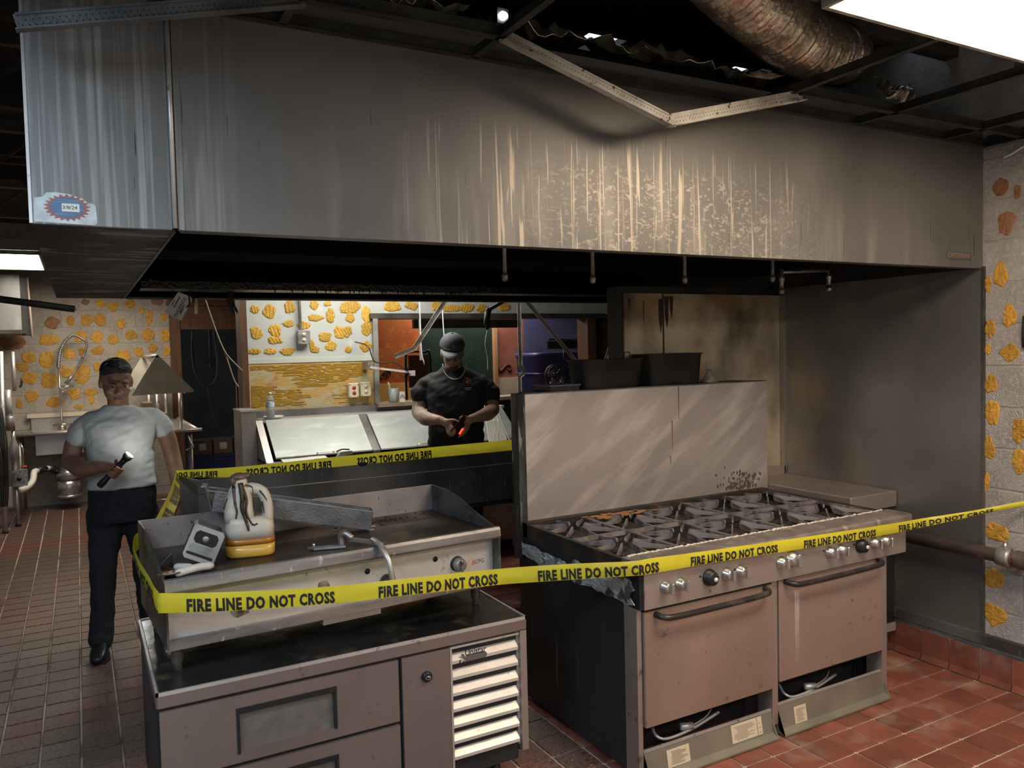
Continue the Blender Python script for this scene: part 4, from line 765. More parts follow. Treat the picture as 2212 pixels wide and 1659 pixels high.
# griddle scraper
sc = thing('griddle_scraper', 'steel griddle scraper with its handle hanging over the front rail', 'scraper', (.85, 2.87, .973))
MB().prism([(.725, 2.94, .975), (.74, 2.91, .975), (.85, 2.875, .977), (.86, 2.905, .977)], (0, 0, .008)).build('blade', M_galv, sc)
MB().tube(bez([(.842, 2.895, .982), (.84, 2.893, 1.02), (.852, 2.878, 1.030), (.872, 2.862, 1.012)], 5), .013, 10).build('neck', M_steel, sc)
MB().beam((.865, 2.868, 1.008), (.932, 2.795, 1.003), .018, .012).build('arm', M_steel, sc)
MB().tube([(.930, 2.80, 1.010), (.938, 2.735, 1.004), (.952, 2.692, .955), (.962, 2.674, .872)], .011, 10).build('handle', M_steel_lite, sc)
bt = MB().lathe([(.006, 0), (.006, .012), (.003, .014)], (.745, 2.93, .983), n=10).build('thumb_screw', M_chrome, sc)

# =================================================================== BACK LINE BEHIND THE GRIDDLE
bl = thing('back_counter', 'soot-dark steel counter with upstand behind the griddle', 'counter', (1.5, 4.65, 0))
bx('upstand', M_steel_dark, bl, .536, 2.85, 4.50, 4.515, .97, 1.045)
bx('upstand_face', M_steel_dark, bl, .536, 2.85, 4.494, 4.512, .735, .966)
bx('seam_bead', M_steel_lite, bl, .70, 2.85, 4.490, 4.496, .964, .968)
MB().prism([(.536, 4.50, .70), (.470, 4.75, .70), (.470, 4.75, 1.04), (.536, 4.50, 1.045)], (.012, .003, 0)).build('end_return', M_steel_dark, bl)
bx('shelf', M_soot, bl, .55, 2.85, 4.52, 4.85, .70, .735)
for x in (.6, 1.7, 2.8):
    for y in (4.55, 4.80): MB().tube([(x, y, 0), (x, y, .70)], .02, 10).build('leg', M_galv, bl)
MB().ell((1.45, 4.50, 1.05), (.03, .012, .014), 10).build('latch', M_rubber, bl)

# =================================================================== CAUTION TAPE
def tape_mat():
    m = mat('tape_yellow', (.82, .74, .05), .32, 0, (.76, .68, .045), 4, coat=.2); N, L = nt(m); b = N['Principled BSDF']; t = N.new('ShaderNodeBsdfTranslucent'); t.inputs[0].default_value = (.86, .78, .06, 1); x = N.new('ShaderNodeMixShader'); x.inputs[0].default_value = .38
    L.new(b.outputs[0], x.inputs[1]); L.new(t.outputs[0], x.inputs[2]); L.new(x.outputs[0], N['Material Output'].inputs[0]); return m
TAPE = [  # (top point, bottom point)
    ((2.86, 4.55, 1.13), (2.86, 4.55, 1.055)), ((2.48, 4.53, 1.115), (2.48, 4.53, 1.045)), ((1.8, 4.53, 1.108), (1.8, 4.53, 1.043)), ((1.2, 4.53, 1.100), (1.2, 4.53, 1.035)), ((.75, 4.56, 1.090), (.75, 4.56, 1.035)), ((.485, 4.74, 1.075), (.485, 4.74, 1.035)),
    ((.455, 4.72, 1.07), (.468, 4.735, 1.02)), ((.36, 4.1, 1.06), (.40, 4.1, 1.015)), ((.235, 3.42, 1.05), (.27, 3.42, 1.0)), ((.160, 3.28, 1.035), (.165, 3.28, .975)), ((.155, 3.05, 1.01), (.155, 3.05, .95)), ((.178, 2.80, .985), (.178, 2.80, .92)), ((.190, 2.690, .972), (.190, 2.690, .908)),
    ((.215, 2.664, .968), (.215, 2.664, .905)), ((.45, 2.66, .935), (.45, 2.656, .874)), ((.728, 2.66, .905), (.728, 2.656, .846)), ((1.05, 2.66, .885), (1.05, 2.655, .824)), ((1.377, 2.655, .866), (1.377, 2.65, .805)), ((1.60, 2.53, .878), (1.60, 2.525, .818)),
    ((1.80, 2.385, .892), (1.80, 2.38, .836)), ((1.90, 2.368, .894), (1.90, 2.364, .836)), ((2.25, 2.366, .880), (2.25, 2.362, .830)), ((2.8, 2.364, .861), (2.8, 2.36, .812)), ((3.3, 2.362, .848), (3.3, 2.358, .802)), ((3.5, 2.33, .855), (3.5, 2.325, .815)), ((3.68, 2.20, .892), (3.68, 2.20, .865)), ((3.86, 2.065, .938), (3.86, 2.065, .916)), ((3.885, 1.85, .985), (3.885, 1.85, .96)), ((3.885, 1.6, 1.03), (3.885, 1.6, .99))]
tops = bez([a for a, b_ in TAPE], 24); bots = bez([b_ for a, b_ in TAPE], 24)
mids = [(a + b_) / 2 for a, b_ in zip(tops, bots)]; S_ = [0.]
for i in range(1, len(mids)): S_.append(S_[-1] + (mids[i] - mids[i - 1]).length)
def tape_at(s, v, off=0.):
    import bisect
    i = max(0, min(len(S_) - 2, bisect.bisect_right(S_, s) - 1)); t = (s - S_[i]) / max(1e-6, S_[i + 1] - S_[i]); a = tops[i].lerp(tops[i + 1], t); b_ = bots[i].lerp(bots[i + 1], t)
    d = (mids[i + 1] - mids[i]).normalized(); n_ = d.cross(a - b_).normalized()
    w = .0035 * noise.noise(Vector((s * 9, v * 2, 1.7))) + .004 * math.sin(v * math.pi)
    return b_.lerp(a, v) + n_ * (w + off)
tm = MB(); nv = 6; ns = int(S_[-1] / .012); vv = [tape_at(S_[-1] * i / ns, j / nv) for i in range(ns + 1) for j in range(nv + 1)]
tm.add(vv, [(i * (nv + 1) + j, (i + 1) * (nv + 1) + j, (i + 1) * (nv + 1) + j + 1, i * (nv + 1) + j + 1) for i in range(ns) for j in range(nv)], True)
tape = tag(tm.build('caution_tape', tape_mat()), 'yellow barrier tape with black lettering strung around griddle and range', 'tape')
lt = text_mesh('FIRE LINE DO NOT CROSS', 1., .05, 1.12); xs_ = [v.co.x for v in lt.vertices]; ys_ = [v.co.y for v in lt.vertices]; lx0, lx1, ly0, ly1 = min(xs_), max(xs_), min(ys_), max(ys_)
bmt = bmesh.new(); bmt.from_mesh(lt); bmesh.ops.subdivide_edges(bmt, edges=[e for e in bmt.edges if e.calc_length() > .3], cuts=2); bmesh.ops.triangulate(bmt, faces=bmt.faces[:])
s_corner = S_[13 * 24]; s = s_corner + .055 - 6 * .632
while s < S_[-1] - .5:
    if s > .1:
        wl = .475
        def vpos(q): return .02 + .70 * q
        for sg in (-1, 1):
            b = MB(); b.add([tape_at(s + (v.co.x - lx0) / (lx1 - lx0) * wl, vpos((v.co.y - ly0) / (ly1 - ly0)), sg * .0012) for v in bmt.verts], [[v.index for v in f.verts] for f in bmt.faces])
            b.build('lettering', M_ink, tape)
    s += .632
bmt.free()
# =================================================================== BLACK PANS ON THE HIGH SHELF
def pan(label, x0, x1, y0, y1, z0, z1, handles=()):
    t = thing('roasting_pan', label, 'pan', ((x0 + x1) / 2, (y0 + y1) / 2, z0), group='soot black pans on the shelf')
    cx_, cy_ = (x0 + x1) / 2, (y0 + y1) / 2; w, d = (x1 - x0) / 2, (y1 - y0) / 2
    R = lambda f, z, g=0: [(cx_ + a, cy_ + b_, z) for a, b_, _ in rr(w * f + g, d * f + g, 0, 28, 6)]
    MB().loft([R(.84, z0), R(.86, z0 + .006), R(.94, z1 - .008), R(1., z1 - .004), R(1., z1), R(.93, z1), R(.84, z0 + .02), R(.5, z0 + .012)]).build('bowl', M_soot, t)
    for hx in handles: MB().tube(bez([(hx - .018, cy_, z1 - .003), (hx - .016, cy_, z1 + .03), (hx + .016, cy_, z1 + .03), (hx + .018, cy_, z1 - .003)], 5), .003, 6).build('handle', M_soot, t)
    return t
pan('flared soot-black pan with wire loop handles, left of the two on the shelf', 2.245, 2.665, 3.352, 3.535, 1.488, 1.640, (2.54, 2.60))
pan('deeper soot-black pan standing right of the loop-handled one', 2.675, 3.085, 3.352, 3.535, 1.488, 1.660)
tg = thing('burnt_tray', 'flat charred tray lying on the shelf left of the black pans', 'tray', (2.15, 3.44, 1.486))
bx('tray', M_soot, tg, 2.06, 2.235, 3.36, 3.53, 1.487, 1.515, r=.004); bx('rim', M_steel_dark, tg, 2.055, 2.24, 3.355, 3.535, 1.512, 1.519)
rk = thing('folded_cloth', 'pale melted cone standing right of the deeper black pan', 'funnel', (3.20, 3.45, 1.486)); MB().lathe([(.055, 0), (.035, .02), (.016, .05), (.012, .075)], (3.19, 3.45, 1.487), n=14).build('cone', mat('ash_white', (.38, .35, .3), .8, 0, (.1, .09, .08), 20), rk)

# =================================================================== PREP TABLE IN THE REAR AISLE
M_lid = mat('prep_lid', (.36, .38, .36), .42, .3, (.29, .31, .295), 3, .4, .7, (1, 1, 1), bump=(60, .05), col3=(.42, .46, .43), n3=5, lo3=.55, hi3=.75, st3=(1, 3, 1))
pt = thing('sandwich_prep_table', 'stainless refrigerated prep table with sloping lids against the glue-marked wall', 'prep table', (2.2, 6.1, 0))
bx('body', M_steel, pt, 1.19, 3.30, 5.86, 6.46, .10, .90); bx('front_panel', M_steel_v, pt, 1.19, 3.30, 5.845, 5.86, .14, .86)
bx('work_ledge', M_steel_lite, pt, 1.17, 3.32, 5.66, 5.90, .90, .925)
sd = MB(); sd.prism([(1.17, 5.86, .925), (1.17, 5.90, .955), (1.17, 6.21, 1.208), (1.17, 6.46, 1.215), (1.17, 6.46, .925)], (.05, 0, 0)); sd.build('end_cheek', M_steel, pt)
bx('back_ledge', M_steel_lite, pt, 1.17, 3.32, 6.21, 6.47, 1.188, 1.208); bx('back_rail', M_steel_dark, pt, 1.17, 3.32, 6.455, 6.485, 1.208, 1.262)
for x0, x1 in ((1.24, 1.975), (2.045, 2.78), (2.85, 3.28)):
    l = MB(); l.prism([(x0, 5.88, .945), (x0, 6.205, 1.200), (x0, 6.199, 1.210), (x0, 5.872, .957)], (x1 - x0, 0, 0)); ld = l.build('lid', M_lid, pt)
    MB().tube(bez([((x0 + x1) / 2 - .06, 5.885, .962), ((x0 + x1) / 2 - .055, 5.862, .968), ((x0 + x1) / 2 + .055, 5.862, .968), ((x0 + x1) / 2 + .06, 5.885, .962)], 5), .005, 6).build('lid_handle', M_chrome, ld)
for x0 in (1.975, 2.78):
    b = MB(); b.prism([(x0 + .006, 5.875, .95), (x0 + .006, 6.205, 1.205), (x0 + .006, 6.205, 1.19), (x0 + .006, 5.875, .935)], (.058, 0, 0)); b.build('divider', M_steel_dark, pt)
for x in (1.25, 3.22):
    for y in (5.92, 6.40): MB().tube([(x, y, 0), (x, y, .10)], .02, 8).build('leg', M_galv, pt)
cg = thing('steel_corner_guard', 'stainless corner cladding at the left end of the prep table', 'corner guard', (1.12, 6.3, 0))
bx('front_face', M_steel, cg, 1.075, 1.165, 6.17, 6.185, 0, 1.285); bx('side_face', M_steel, cg, 1.06, 1.075, 6.17, 6.50, 0, 1.285); bx('cap', M_steel_lite, cg, 1.055, 1.168, 6.165, 6.5, 1.285, 1.295)
# bottle and plate
pl_ = MB(); pl_.lathe([(.05, 0), (.055, .004), (.078, .018), (.08, .02), (.076, .02), (.053, .007), (.02, .005)], (1.33, 6.33, 1.2085), n=28); tag(pl_.build('saucer', mat('white_china', (.78, .76, .7), .3)), 'white saucer on the prep table ledge behind the water bottle', 'plate')
wb = thing('water_bottle', 'clear plastic water bottle on the prep table ledge', 'bottle', (1.29, 6.245, 1.2085))
M_pet = mat('clear_plastic', (.75, .80, .80), .12, 0, trans=.75, ior=1.2)
MB().lathe([(.026, 0), (.031, .006), (.031, .05), (.028, .065), (.031, .08), (.031, .095)], (0, 0, 0), n=20).build('base', M_pet, wb, True)
MB().lathe([(.0312, .095), (.0316, .10), (.0316, .135), (.0312, .14)], (0, 0, 0), n=20).build('label', mat('bottle_label', (.62, .72, .78), .4, 0, (.08, .2, .55), 40, .55, .6), wb, True)
MB().lathe([(.031, .14), (.03, .155), (.02, .178), (.013, .188), (.013, .196)], (0, 0, 0), n=20).build('shoulder', M_pet, wb, True)
MB().lathe([(.0145, .194), (.0145, .208), (.013, .21)], (0, 0, 0), n=14).build('cap', M_whitep, wb, True)
pp = crumple('paper_sheet', M_paper, None, (1.26, 5.68, .932), (.33, .02, 0), (.01, .17, .012), 8, 5, .004, 8, 6); tag(pp, 'loose sheet of white paper on the prep table ledge', 'paper')
cal = thing('stapler', 'small chrome punch lying on the prep table ledge', 'stapler', (1.72, 5.77, .926)); bx('base', M_galv, cal, 1.66, 1.78, 5.75, 5.79, .926, .938); MB().prism([(1.66, 5.752, .94), (1.78, 5.752, .952), (1.775, 5.752, .975), (1.69, 5.752, .972)], (0, .036, 0)).build('arm', M_chrome, cal); MB().tube(bez([(1.66, 5.77, .975), (1.70, 5.77, .99), (1.76, 5.77, .985)], 4), .006, 6).build('lever', M_blackp, cal)
tag(MB().tube([(1.49, 5.76, .932), (1.64, 5.77, .932)], .006, 8).build('pen', M_blackp), 'black pen lying beside the chrome punch', 'pen')
# white board and cords at the right end
wbd = thing('white_board', 'white plastic board leaning at the right of the prep table', 'board', (3.05, 5.82, .926)); MB().prism([(2.955, 5.80, .928), (3.13, 5.80, .928), (3.05, 5.86, 1.20), (2.955, 5.86, 1.15)], (0, .01, 0)).build('board', M_paper, wbd); MB().beam((3.145, 5.79, .93), (3.06, 5.85, 1.205), .02, .008).build('edge_strip', M_whitep, wbd)
for a, lb in ((2.99, 'white cord hanging in front of the white board, left strand'), (3.03, 'white cord hanging in front of the white board, right strand')): tag(MB().tube(bez([(a, 5.78, 1.13), (a + .012, 5.775, 1.06), (a - .006, 5.775, .99), (a + .012, 5.77, .931)], 5), .004, 6).build('cord', M_whitep), lb, 'cord')
# wall outlets
def outlet(label, x, z, w, h_, m, face, conduit=None, y=6.49):
    t = thing('wall_outlet', label, 'outlet', (x, y, z)); bx('box', m, t, x - w, x + w, y - .05, y - .001, z - h_, z + h_, r=.004)
    for s in (-.022, .022):
        f = MB().lathe([(.016, 0), (.016, .003)], (x, y - .05, z + s), (0, -1, 0), 14).build('socket', face, t)
        for q in (-.005, .005): bx('slot', M_ink, f, x + q - .001, x + q + .001, y - .0535, y - .053, z + s - .004, z + s + .004)
    for sx in (-1, 1):
        for sz in (-1, 1): MB().lathe([(.005, 0), (.005, .003)], (x + sx * w * .8, y - .05, z + sz * h_ * .82), (0, -1, 0), 8).build('screw', M_galv, t)
    if conduit: MB().tube([(x - .02, y - .025, z + h_), (x - .025, y - .03, conduit)], .013, 10).build('conduit', M_galv, t)
    return t
M_cream = mat('cream_plastic', (.66, .60, .42), .5)
outlet('grey metal outlet box at the end of a conduit on the grey wall', 1.618, 1.845, .051, .055, M_galv, M_cream, 2.4)
outlet('cream outlet box with red sockets above the prep table', 2.02, 1.395, .042, .06, M_cream, mat('red_socket', (.4, .05, .03), .5), y=6.485)
outlet('cream outlet box with pale sockets beside the red-socketed one', 2.125, 1.40, .045, .06, M_cream, M_cream, y=6.485)
# cup and vent block on the pass-through sill
cpm = MB().lathe([(.036, 0), (.04, .004), (.047, .12), (.045, .12), (.037, .008)], (2.365, 6.44, 1.276), n=18).build('plastic_cup', M_pet); tag(cpm, 'clear plastic cup of wrappers on the pass-through sill', 'cup')
MB().tube([(2.36, 6.44, 1.285), (2.325, 6.44, 1.45)], .006, 6).build('wrapper', M_paper, cpm)
vb = bx('napkin_block', M_whitep, None, 2.415, 2.463, 6.42, 6.46, 1.276, 1.365); tag(vb, 'white block with black sunburst print beside the cup', 'block')
for k in range(7):
    a = math.radians(20 + k * 23); MB().prism([(2.440 + .010 * math.cos(a), 6.4195, 1.300 + .010 * math.sin(a)), (2.440 + .024 * math.cos(a - .12), 6.4195, 1.300 + .04 * math.sin(a - .12)), (2.440 + .024 * math.cos(a + .12), 6.4195, 1.300 + .04 * math.sin(a + .12))], (0, -.0006, 0)).build('ray', M_ink, vb)
# grey track, phone-like arm across the opening
at = thing('sloping_bar', 'pale metal bar sloping across the orange opening', 'bar', (2.25, 6.3, 1.56)); MB().beam((2.13, 6.35, 1.585), (2.50, 6.35, 1.53), .03, .018).build('bar', M_railw, at); bx('end_cap', M_railw, at, 2.49, 2.53, 6.33, 6.37, 1.50, 1.545); bx('bracket', M_galv, at, 2.115, 2.15, 6.34, 6.49, 1.565, 1.63)
# things beyond the opening: fan, blue bin, frames, dark chair
fan = thing('desk_fan', 'small black caged fan on the pass-through sill', 'fan', (3.78, 6.44, 1.276))
for r in (.10, .08, .06, .04): MB().tube([(3.99 + r * math.cos(a * math.pi / 12), 6.40, 1.445 + r * math.sin(a * math.pi / 12)) for a in range(24)], .0025, 5, closed=True).build('cage_ring', M_blackp, fan)
MB().tube([(3.99 + .10 * math.cos(a * math.pi / 12), 6.43, 1.445 + .10 * math.sin(a * math.pi / 12)) for a in range(24)], .012, 6, closed=True).build('rim', M_blackp, fan)
for k in range(12): MB().tube([(3.99, 6.395, 1.445), (3.99 + .1 * math.cos(k * math.pi / 6), 6.40, 1.445 + .1 * math.sin(k * math.pi / 6))], .002, 5).build('cage_wire', M_blackp, fan)
for k in range(3): a = k * 2.094; MB().prism([(3.99, 6.43, 1.445), (3.99 + .085 * math.cos(a), 6.44, 1.445 + .085 * math.sin(a)), (3.99 + .08 * math.cos(a + .8), 6.42, 1.445 + .08 * math.sin(a + .8))], (0, .003, 0)).build('blade', mat('fan_blade', (.12, .12, .12), .4), fan)
MB().lathe([(.025, -.02), (.03, .0), (.022, .05)], (3.99, 6.42, 1.445), (0, 1, 0), 14).build('motor', M_blackp, fan)
fb = MB(); fb.lathe([(.06, 0), (.06, .01), (.02, .02), (.015, .08)], (3.99, 6.45, 1.276), n=16); fb.build('stand', M_blackp, fan)
ob = MB(); ob.ell((4.06, 6.56, 1.52), (.07, .05, .055), 12); ob.build('plastic_bag', mat('orange_plastic', (.55, .25, .04), .5, bump=(14, .6))); tag(bpy.data.objects['plastic_bag'], 'crumpled orange plastic bag behind the small fan', 'bag'); bpy.data.objects['plastic_bag'].location.z = -.19
bb_ = thing('storage_bin', 'large dark blue plastic bin beyond the pass-through', 'bin', (4.85, 7.7, 0)); M_bin = mat('bin_blue', (.035, .035, .15), .4, 0, (.05, .05, .19), 3)
MB().loft([[(4.85 + a, 7.7 + b_, z) for a, b_, _ in rr(w, w * .7, 0, 28, 5)] for w, z in ((.40, 0), (.42, .3), (.45, 1.60), (.47, 1.62), (.47, 1.66), (.44, 1.66))]).build('body', M_bin, bb_)
MB().loft([[(4.85 + a, 7.7 + b_, z) for a, b_, _ in rr(w, w * .7, 0, 28, 5)] for w, z in ((.463, 1.42), (.468, 1.43), (.463, 1.44))]).build('rib', M_bin, bb_)
ch = thing('tv_arm', 'black metal bracket arm beyond the pass-through', 'bracket', (4.6, 7.0, 1.7)); MB().tube([(4.25, 6.95, 1.80), (4.75, 6.95, 1.78), (4.80, 6.95, 1.60)], .012, 6).build('arm', M_blackp, ch); bx('plate', M_blackp, ch, 4.25, 4.62, 6.96, 6.985, 1.70, 1.78); MB().tube([(4.45, 6.97, 1.70), (4.45, 6.97, 1.55), (4.55, 6.97, 1.5)], .01, 6).build('rod', M_blackp, ch); MB().tube([(4.75, 6.97, 1.78), (4.78, 6.8, 1.60), (4.8, 6.66, 1.4)], .012, 6).build('stay', M_blackp, ch)
cf = thing('dark_chair', 'dark metal-framed chair back seen behind the capped man', 'chair', (3.0, 7.4, 1.0)); MB().tube(bez([(2.86, 7.4, 1.10), (2.86, 7.4, 1.62), (2.90, 7.4, 1.70), (3.06, 7.4, 1.70), (3.12, 7.4, 1.66), (3.12, 7.4, 1.1)], 5), .012, 6).build('frame', M_blackp, cf); bx('seat_back', mat('maroon_pad', (.12, .05, .04), .7), cf, 2.89, 3.10, 7.39, 7.42, 1.35, 1.67)
bx('pedestal', M_blackp, cf, 2.85, 3.13, 7.38, 7.44, 0, 1.12)

# =================================================================== FALLEN CEILING RAILS, CABLES
def hang(label, pts, w=.026, ctype='L'):
    t = thing('fallen_ceiling_rail', label, 'ceiling rail', pts[-1], group='fallen ceiling rails in the rear aisle'); P = [Vector(p) for p in pts]; d0 = P[0] - P[1]; P[0] = P[1] + d0 * ((2.632 - P[1].z) / d0.z)
    for a, b_ in zip(P, P[1:]):
        m = MB(); m.beam(a, b_, w, .003, (0, 1, 0)); d = (b_ - a).normalized(); n_ = d.cross(Vector((0, 1, 0))).normalized() * w / 2; m.beam(a + n_, b_ + n_, .003, .022, (0, 1, 0)); m.build('segment', M_railw, t)
    return t
hang('bent white ceiling rail hanging left of the capped man', [(2.56, 5.6, 2.17), (2.231, 5.6, 1.728), (2.079, 5.6, 1.673)], .034)
hang('vertical white ceiling rail with kinked foot right of the capped man', [(3.150, 5.6, 2.17), (3.152, 5.6, 1.57), (3.188, 5.6, 1.518), (3.152, 5.62, 1.48), (3.152, 5.62, 1.36)], .03)
hang('slanting ceiling rail falling to the right beside the vertical one', [(3.15, 5.6, 2.17), (3.702, 5.6, 1.579)], .028)
hang('slanting ceiling rail leaning left near the scorched sheets', [(4.23, 5.6, 2.17), (4.0, 5.6, 1.60)], .028)
ha = thing('black_hose_arm', 'black jointed hose arm hanging from the hood above the capped man', 'hose', (2.55, 5.0, 1.9)); MB().tube([(2.86, 5.0, 2.135), (2.575, 5.0, 1.992)], .014, 8).build('upper_tube', M_rubber, ha); MB().ell((2.565, 5.0, 1.98), (.024, .02, .024), 10).build('joint', M_rubber, ha); MB().tube([(2.56, 5.0, 1.975), (2.548, 5.0, 1.90), (2.555, 5.0, 1.85)], [.022, .024, .010], 8).build('nozzle', M_rubber, ha); MB().tube(bez([(2.555, 5.0, 1.85), (2.535, 5.0, 1.75), (2.55, 5.0, 1.65), (2.55, 5.0, 1.56)], 5), .004, 6).build('cord', M_whitep, ha); bx('hanger', M_rubber, ha, 2.83, 2.88, 4.955, 5.02, 2.11, 2.15)
for lb, p in (('thin white cable hanging in the opening left of the cap', [(2.457, 6.0, 2.634), (2.455, 6.0, 1.79), (2.479, 6.0, 1.60)]), ('thin white cable hanging directly behind the cap', [(2.648, 6.0, 2.634), (2.655, 6.0, 2.0), (2.665, 6.0, 1.80)]), ('looped dark cable drooping across the orange wall', [(2.05, 6.46, 1.80), (2.07, 6.2, 1.76), (2.12, 6.2, 1.64), (2.2, 6.2, 1.62), (2.30, 6.2, 1.62), (2.42, 6.2, 1.53)]), ('pair of tan wires hanging in front of the dark doorway', [(.70, 6.0, 2.634), (.80, 6.0, 2.18), (.886, 6.0, 1.87), (.937, 6.0, 1.725), (.988, 6.0, 1.541), (1.02, 6.0, 1.48)]), ('thin tan wire branching toward the wall corner', [(.925, 6.0, 1.76), (.96, 6.0, 1.70), (1.06, 6.05, 1.595)])):
    tag(MB().tube(bez(p, 6), .005, 6).build('hanging_cable', mat('tan_wire', (.45, .36, .24), .6) if 'tan' in lb else (M_rubber if 'dark cable' in lb else M_whitep)), lb, 'cable', 'loose cables hanging in the rear aisle')
# evidence tag on its string under the hood
et = thing('evidence_tag', 'white tag printed EVIDENCE hanging under the left of the hood', 'tag', (.52, 4.76, 1.98))
TLc, TRc, BRc, BLc = [Vector(p) for p in ((.497, 4.74, 2.07), (.585, 4.74, 2.035), (.513, 4.74, 1.905), (.432, 4.74, 1.957))]
MB().prism([TLc.lerp(TRc, .1), TLc.lerp(TRc, .82), TRc.lerp(BRc, .12), BRc.lerp(TRc, .04), BRc.lerp(BLc, .06), BLc.lerp(BRc, .03), BLc.lerp(TLc, .03)], (0, .002, 0)).build('card', mat('tag_card', (.80, .83, .84), .5, 0, (.70, .73, .74), 12), et)
ax = (TRc - BRc).normalized(); ay = Vector((-ax.z, 0, ax.x)); ay = ay if ay.dot(TLc - TRc) > 0 else -ay
text_on('lettering', 'EVIDENCE', M_ink, et, BRc + ax * .008 + ay * .030 + Vector((0, -.001, 0)), ax, ay, .118, .016, .01)
for o_, w_, k_ in ((.022, .05, .006), (.062, .07, .007), (.078, .035, .005), (.014, .035, .005)):
    a_ = BRc + ax * (.03 + o_ * .3) + ay * (o_ if o_ > .02 else .018) + Vector((0, -.001, 0)); MB().prism([a_, a_ + ax * w_, a_ + ax * w_ + ay * k_, a_ + ay * k_], (0, -.0004, 0)).build('print_line', mat('tag_print', (.16, .17, .18), .7), et)
MB().tube(bez([(.575, 4.735, 2.085), (.56, 4.735, 2.04), (.562, 4.733, 2.0), (.545, 4.732, 1.98)], 5), .004, 6).build('string', M_ink, et)
MB().tube(bez([(.59, 4.735, 2.08), (.585, 4.735, 2.03), (.578, 4.735, 2.005)], 5), .004, 6).build('string', M_ink, et)
zt = MB().tube([(.598, 4.74, 2.03), (.594, 4.74, 1.945)], .0085, 8).build('ceiling_stub', mat('pale_stub', (.85, .74, .48), .5)); tag(zt, 'short pale yellow stick hanging beside the evidence tag', 'stick')

# =================================================================== CEILING VOID: duct, foil, lamp
M_foil2 = mat('foil_blanket', (.80, .72, .58), .25, .8, (.45, .39, .30), 9, .4, .65, bump=(26, 1.0))
fd = thing('flexible_duct', 'crinkled silver flexible duct dropping beside the glowing ceiling light', 'duct', (2.5, 2.2, 2.95))
cp = bez([(1.55, 1.98, 3.08), (2.0, 2.08, 2.99), (2.35, 2.20, 2.95), (2.75, 2.36, 2.95), (3.1, 2.47, 3.0)], 34)
MB().tube(cp, [.125 + .012 * math.sin(i * 1.9) + .008 * noise.noise(Vector((i * .7, 1, 2))) for i in range(len(cp))], 22).build('sleeve', M_foil2, fd)
MB().tube([cp[-1], cp[-1] + Vector((.05, .02, 0))], .13, 18).build('collar', M_raildark, fd)
for i, (lb, o_, U, V) in enumerate((('crumpled foil blanket lying along the top edge of the hood', (1.30, 2.33, 2.79), (1.30, .02, -.01), (.03, .42, .16)), ('torn foil blanket over the left part of the hood top', (.42, 2.36, 2.80), (.75, .0, .02), (.0, .5, .12)), ('small crumpled foil scrap hanging near the right wall above the grid', (2.95, 2.05, 2.70), (.30, .16, .04), (.02, .16, .10)), ('foil scrap hanging above the right end of the grid', (3.35, 1.72, 2.72), (.30, .14, .06), (.05, .14, .12)), ('ragged foil sheet hanging in the dark ceiling at far left', (-1.1, 3.6, 2.72), (.85, .0, .02), (.0, .3, .2)))):
    t = thing('foil_blanket', lb, 'insulation', o_, group='foil-faced insulation in the ceiling'); crumple('sheet', M_foil2, t, o_, U, V, 46, 18, .05, i * 3, 9, .08)
wl = thing('work_light', 'small bright white work lamp in the ceiling above the hood', 'lamp', (1.28, 2.33, 2.715))
MB().lathe([(.012, 0), (.012, .05), (.03, .06), (.03, .085)], (1.287, 2.36, 2.712), n=14).build('stand', M_blackp, wl)
em = mat('led_white', (1, 1, 1), .4, emit=(.75, .88, 1), estr=60); MB().ell((1.276, 2.323, 2.80), (.016, .006, .013), 10).build('led', em, wl); bx('head', M_blackp, wl, 1.255, 1.297, 2.328, 2.36, 2.775, 2.825)
# hanging conduit at far left
hc = thing('hanging_conduit', 'dark conduit tube hanging in front of the steel vent box', 'conduit', (-.2, 7, 2.1)); MB().tube([(-.95, 7.0, 2.24), (.0, 7.0, 2.098)], .027, 10).build('tube', M_rubber, hc); MB().tube([(-.005, 7.0, 2.099), (.015, 7.0, 2.095)], [.018, .006], 8).build('tip', M_galv, hc); MB().tube([(-.9, 7.0, 2.24), (-.9, 7.0, 2.8)], .006, 6).build('hanger', M_rubber, hc)
rp = thing('red_hose', 'faded red pipe in the top left corner of the ceiling', 'pipe', (-.1, 1.9, 2.6)); MB().tube(bez([(-.10, 1.9, 2.455), (-.04, 1.9, 2.47), (.03, 1.88, 2.53), (.10, 1.85, 2.62)], 6), .014, 8).build('pipe', mat('faded_red', (.32, .06, .045), .6), rp)

# =================================================================== DISH ROOM
M_ss = mat('dish_steel', (.52, .50, .47), .32, .7, (.4, .38, .36), 4, bump=(50, .05))
sk = thing('wash_sink', 'stainless wash sink with backsplash on the block wall', 'sink', (-.1, 10.4, 0))
bx('deck', M_ss, sk, -.64, .55, 10.2, 10.76, .885, .905); MB().tube([(-.64, 10.19, .90), (.55, 10.19, .90)], .022, 10).build('front_rim', M_steel_lite, sk)
bx('back_splash', M_ss, sk, -.50, .55, 10.74, 10.77, .905, 1.045); bx('splash_ledge', mat('pale_caulk', (.62, .54, .44), .7), sk, -.54, .55, 10.72, 10.79, 1.045, 1.09)
bx('bowl', M_ss, sk, -.445, .02, 10.24, 10.70, .655, .885)
for x in (-.6, .5):
    for y in (10.26, 10.70): MB().tube([(x, y, 0), (x, y, .885)], .02, 10).build('leg', M_steel, sk)
fc = thing('spray_faucet', 'tall pre-rinse spray faucet with spring hose over the sink', 'faucet', (-.187, 10.6, .906))
MB().tube([(-.187, 10.6, .907), (-.194, 10.6, 1.66)], .013, 10).build('riser', M_chrome, fc)
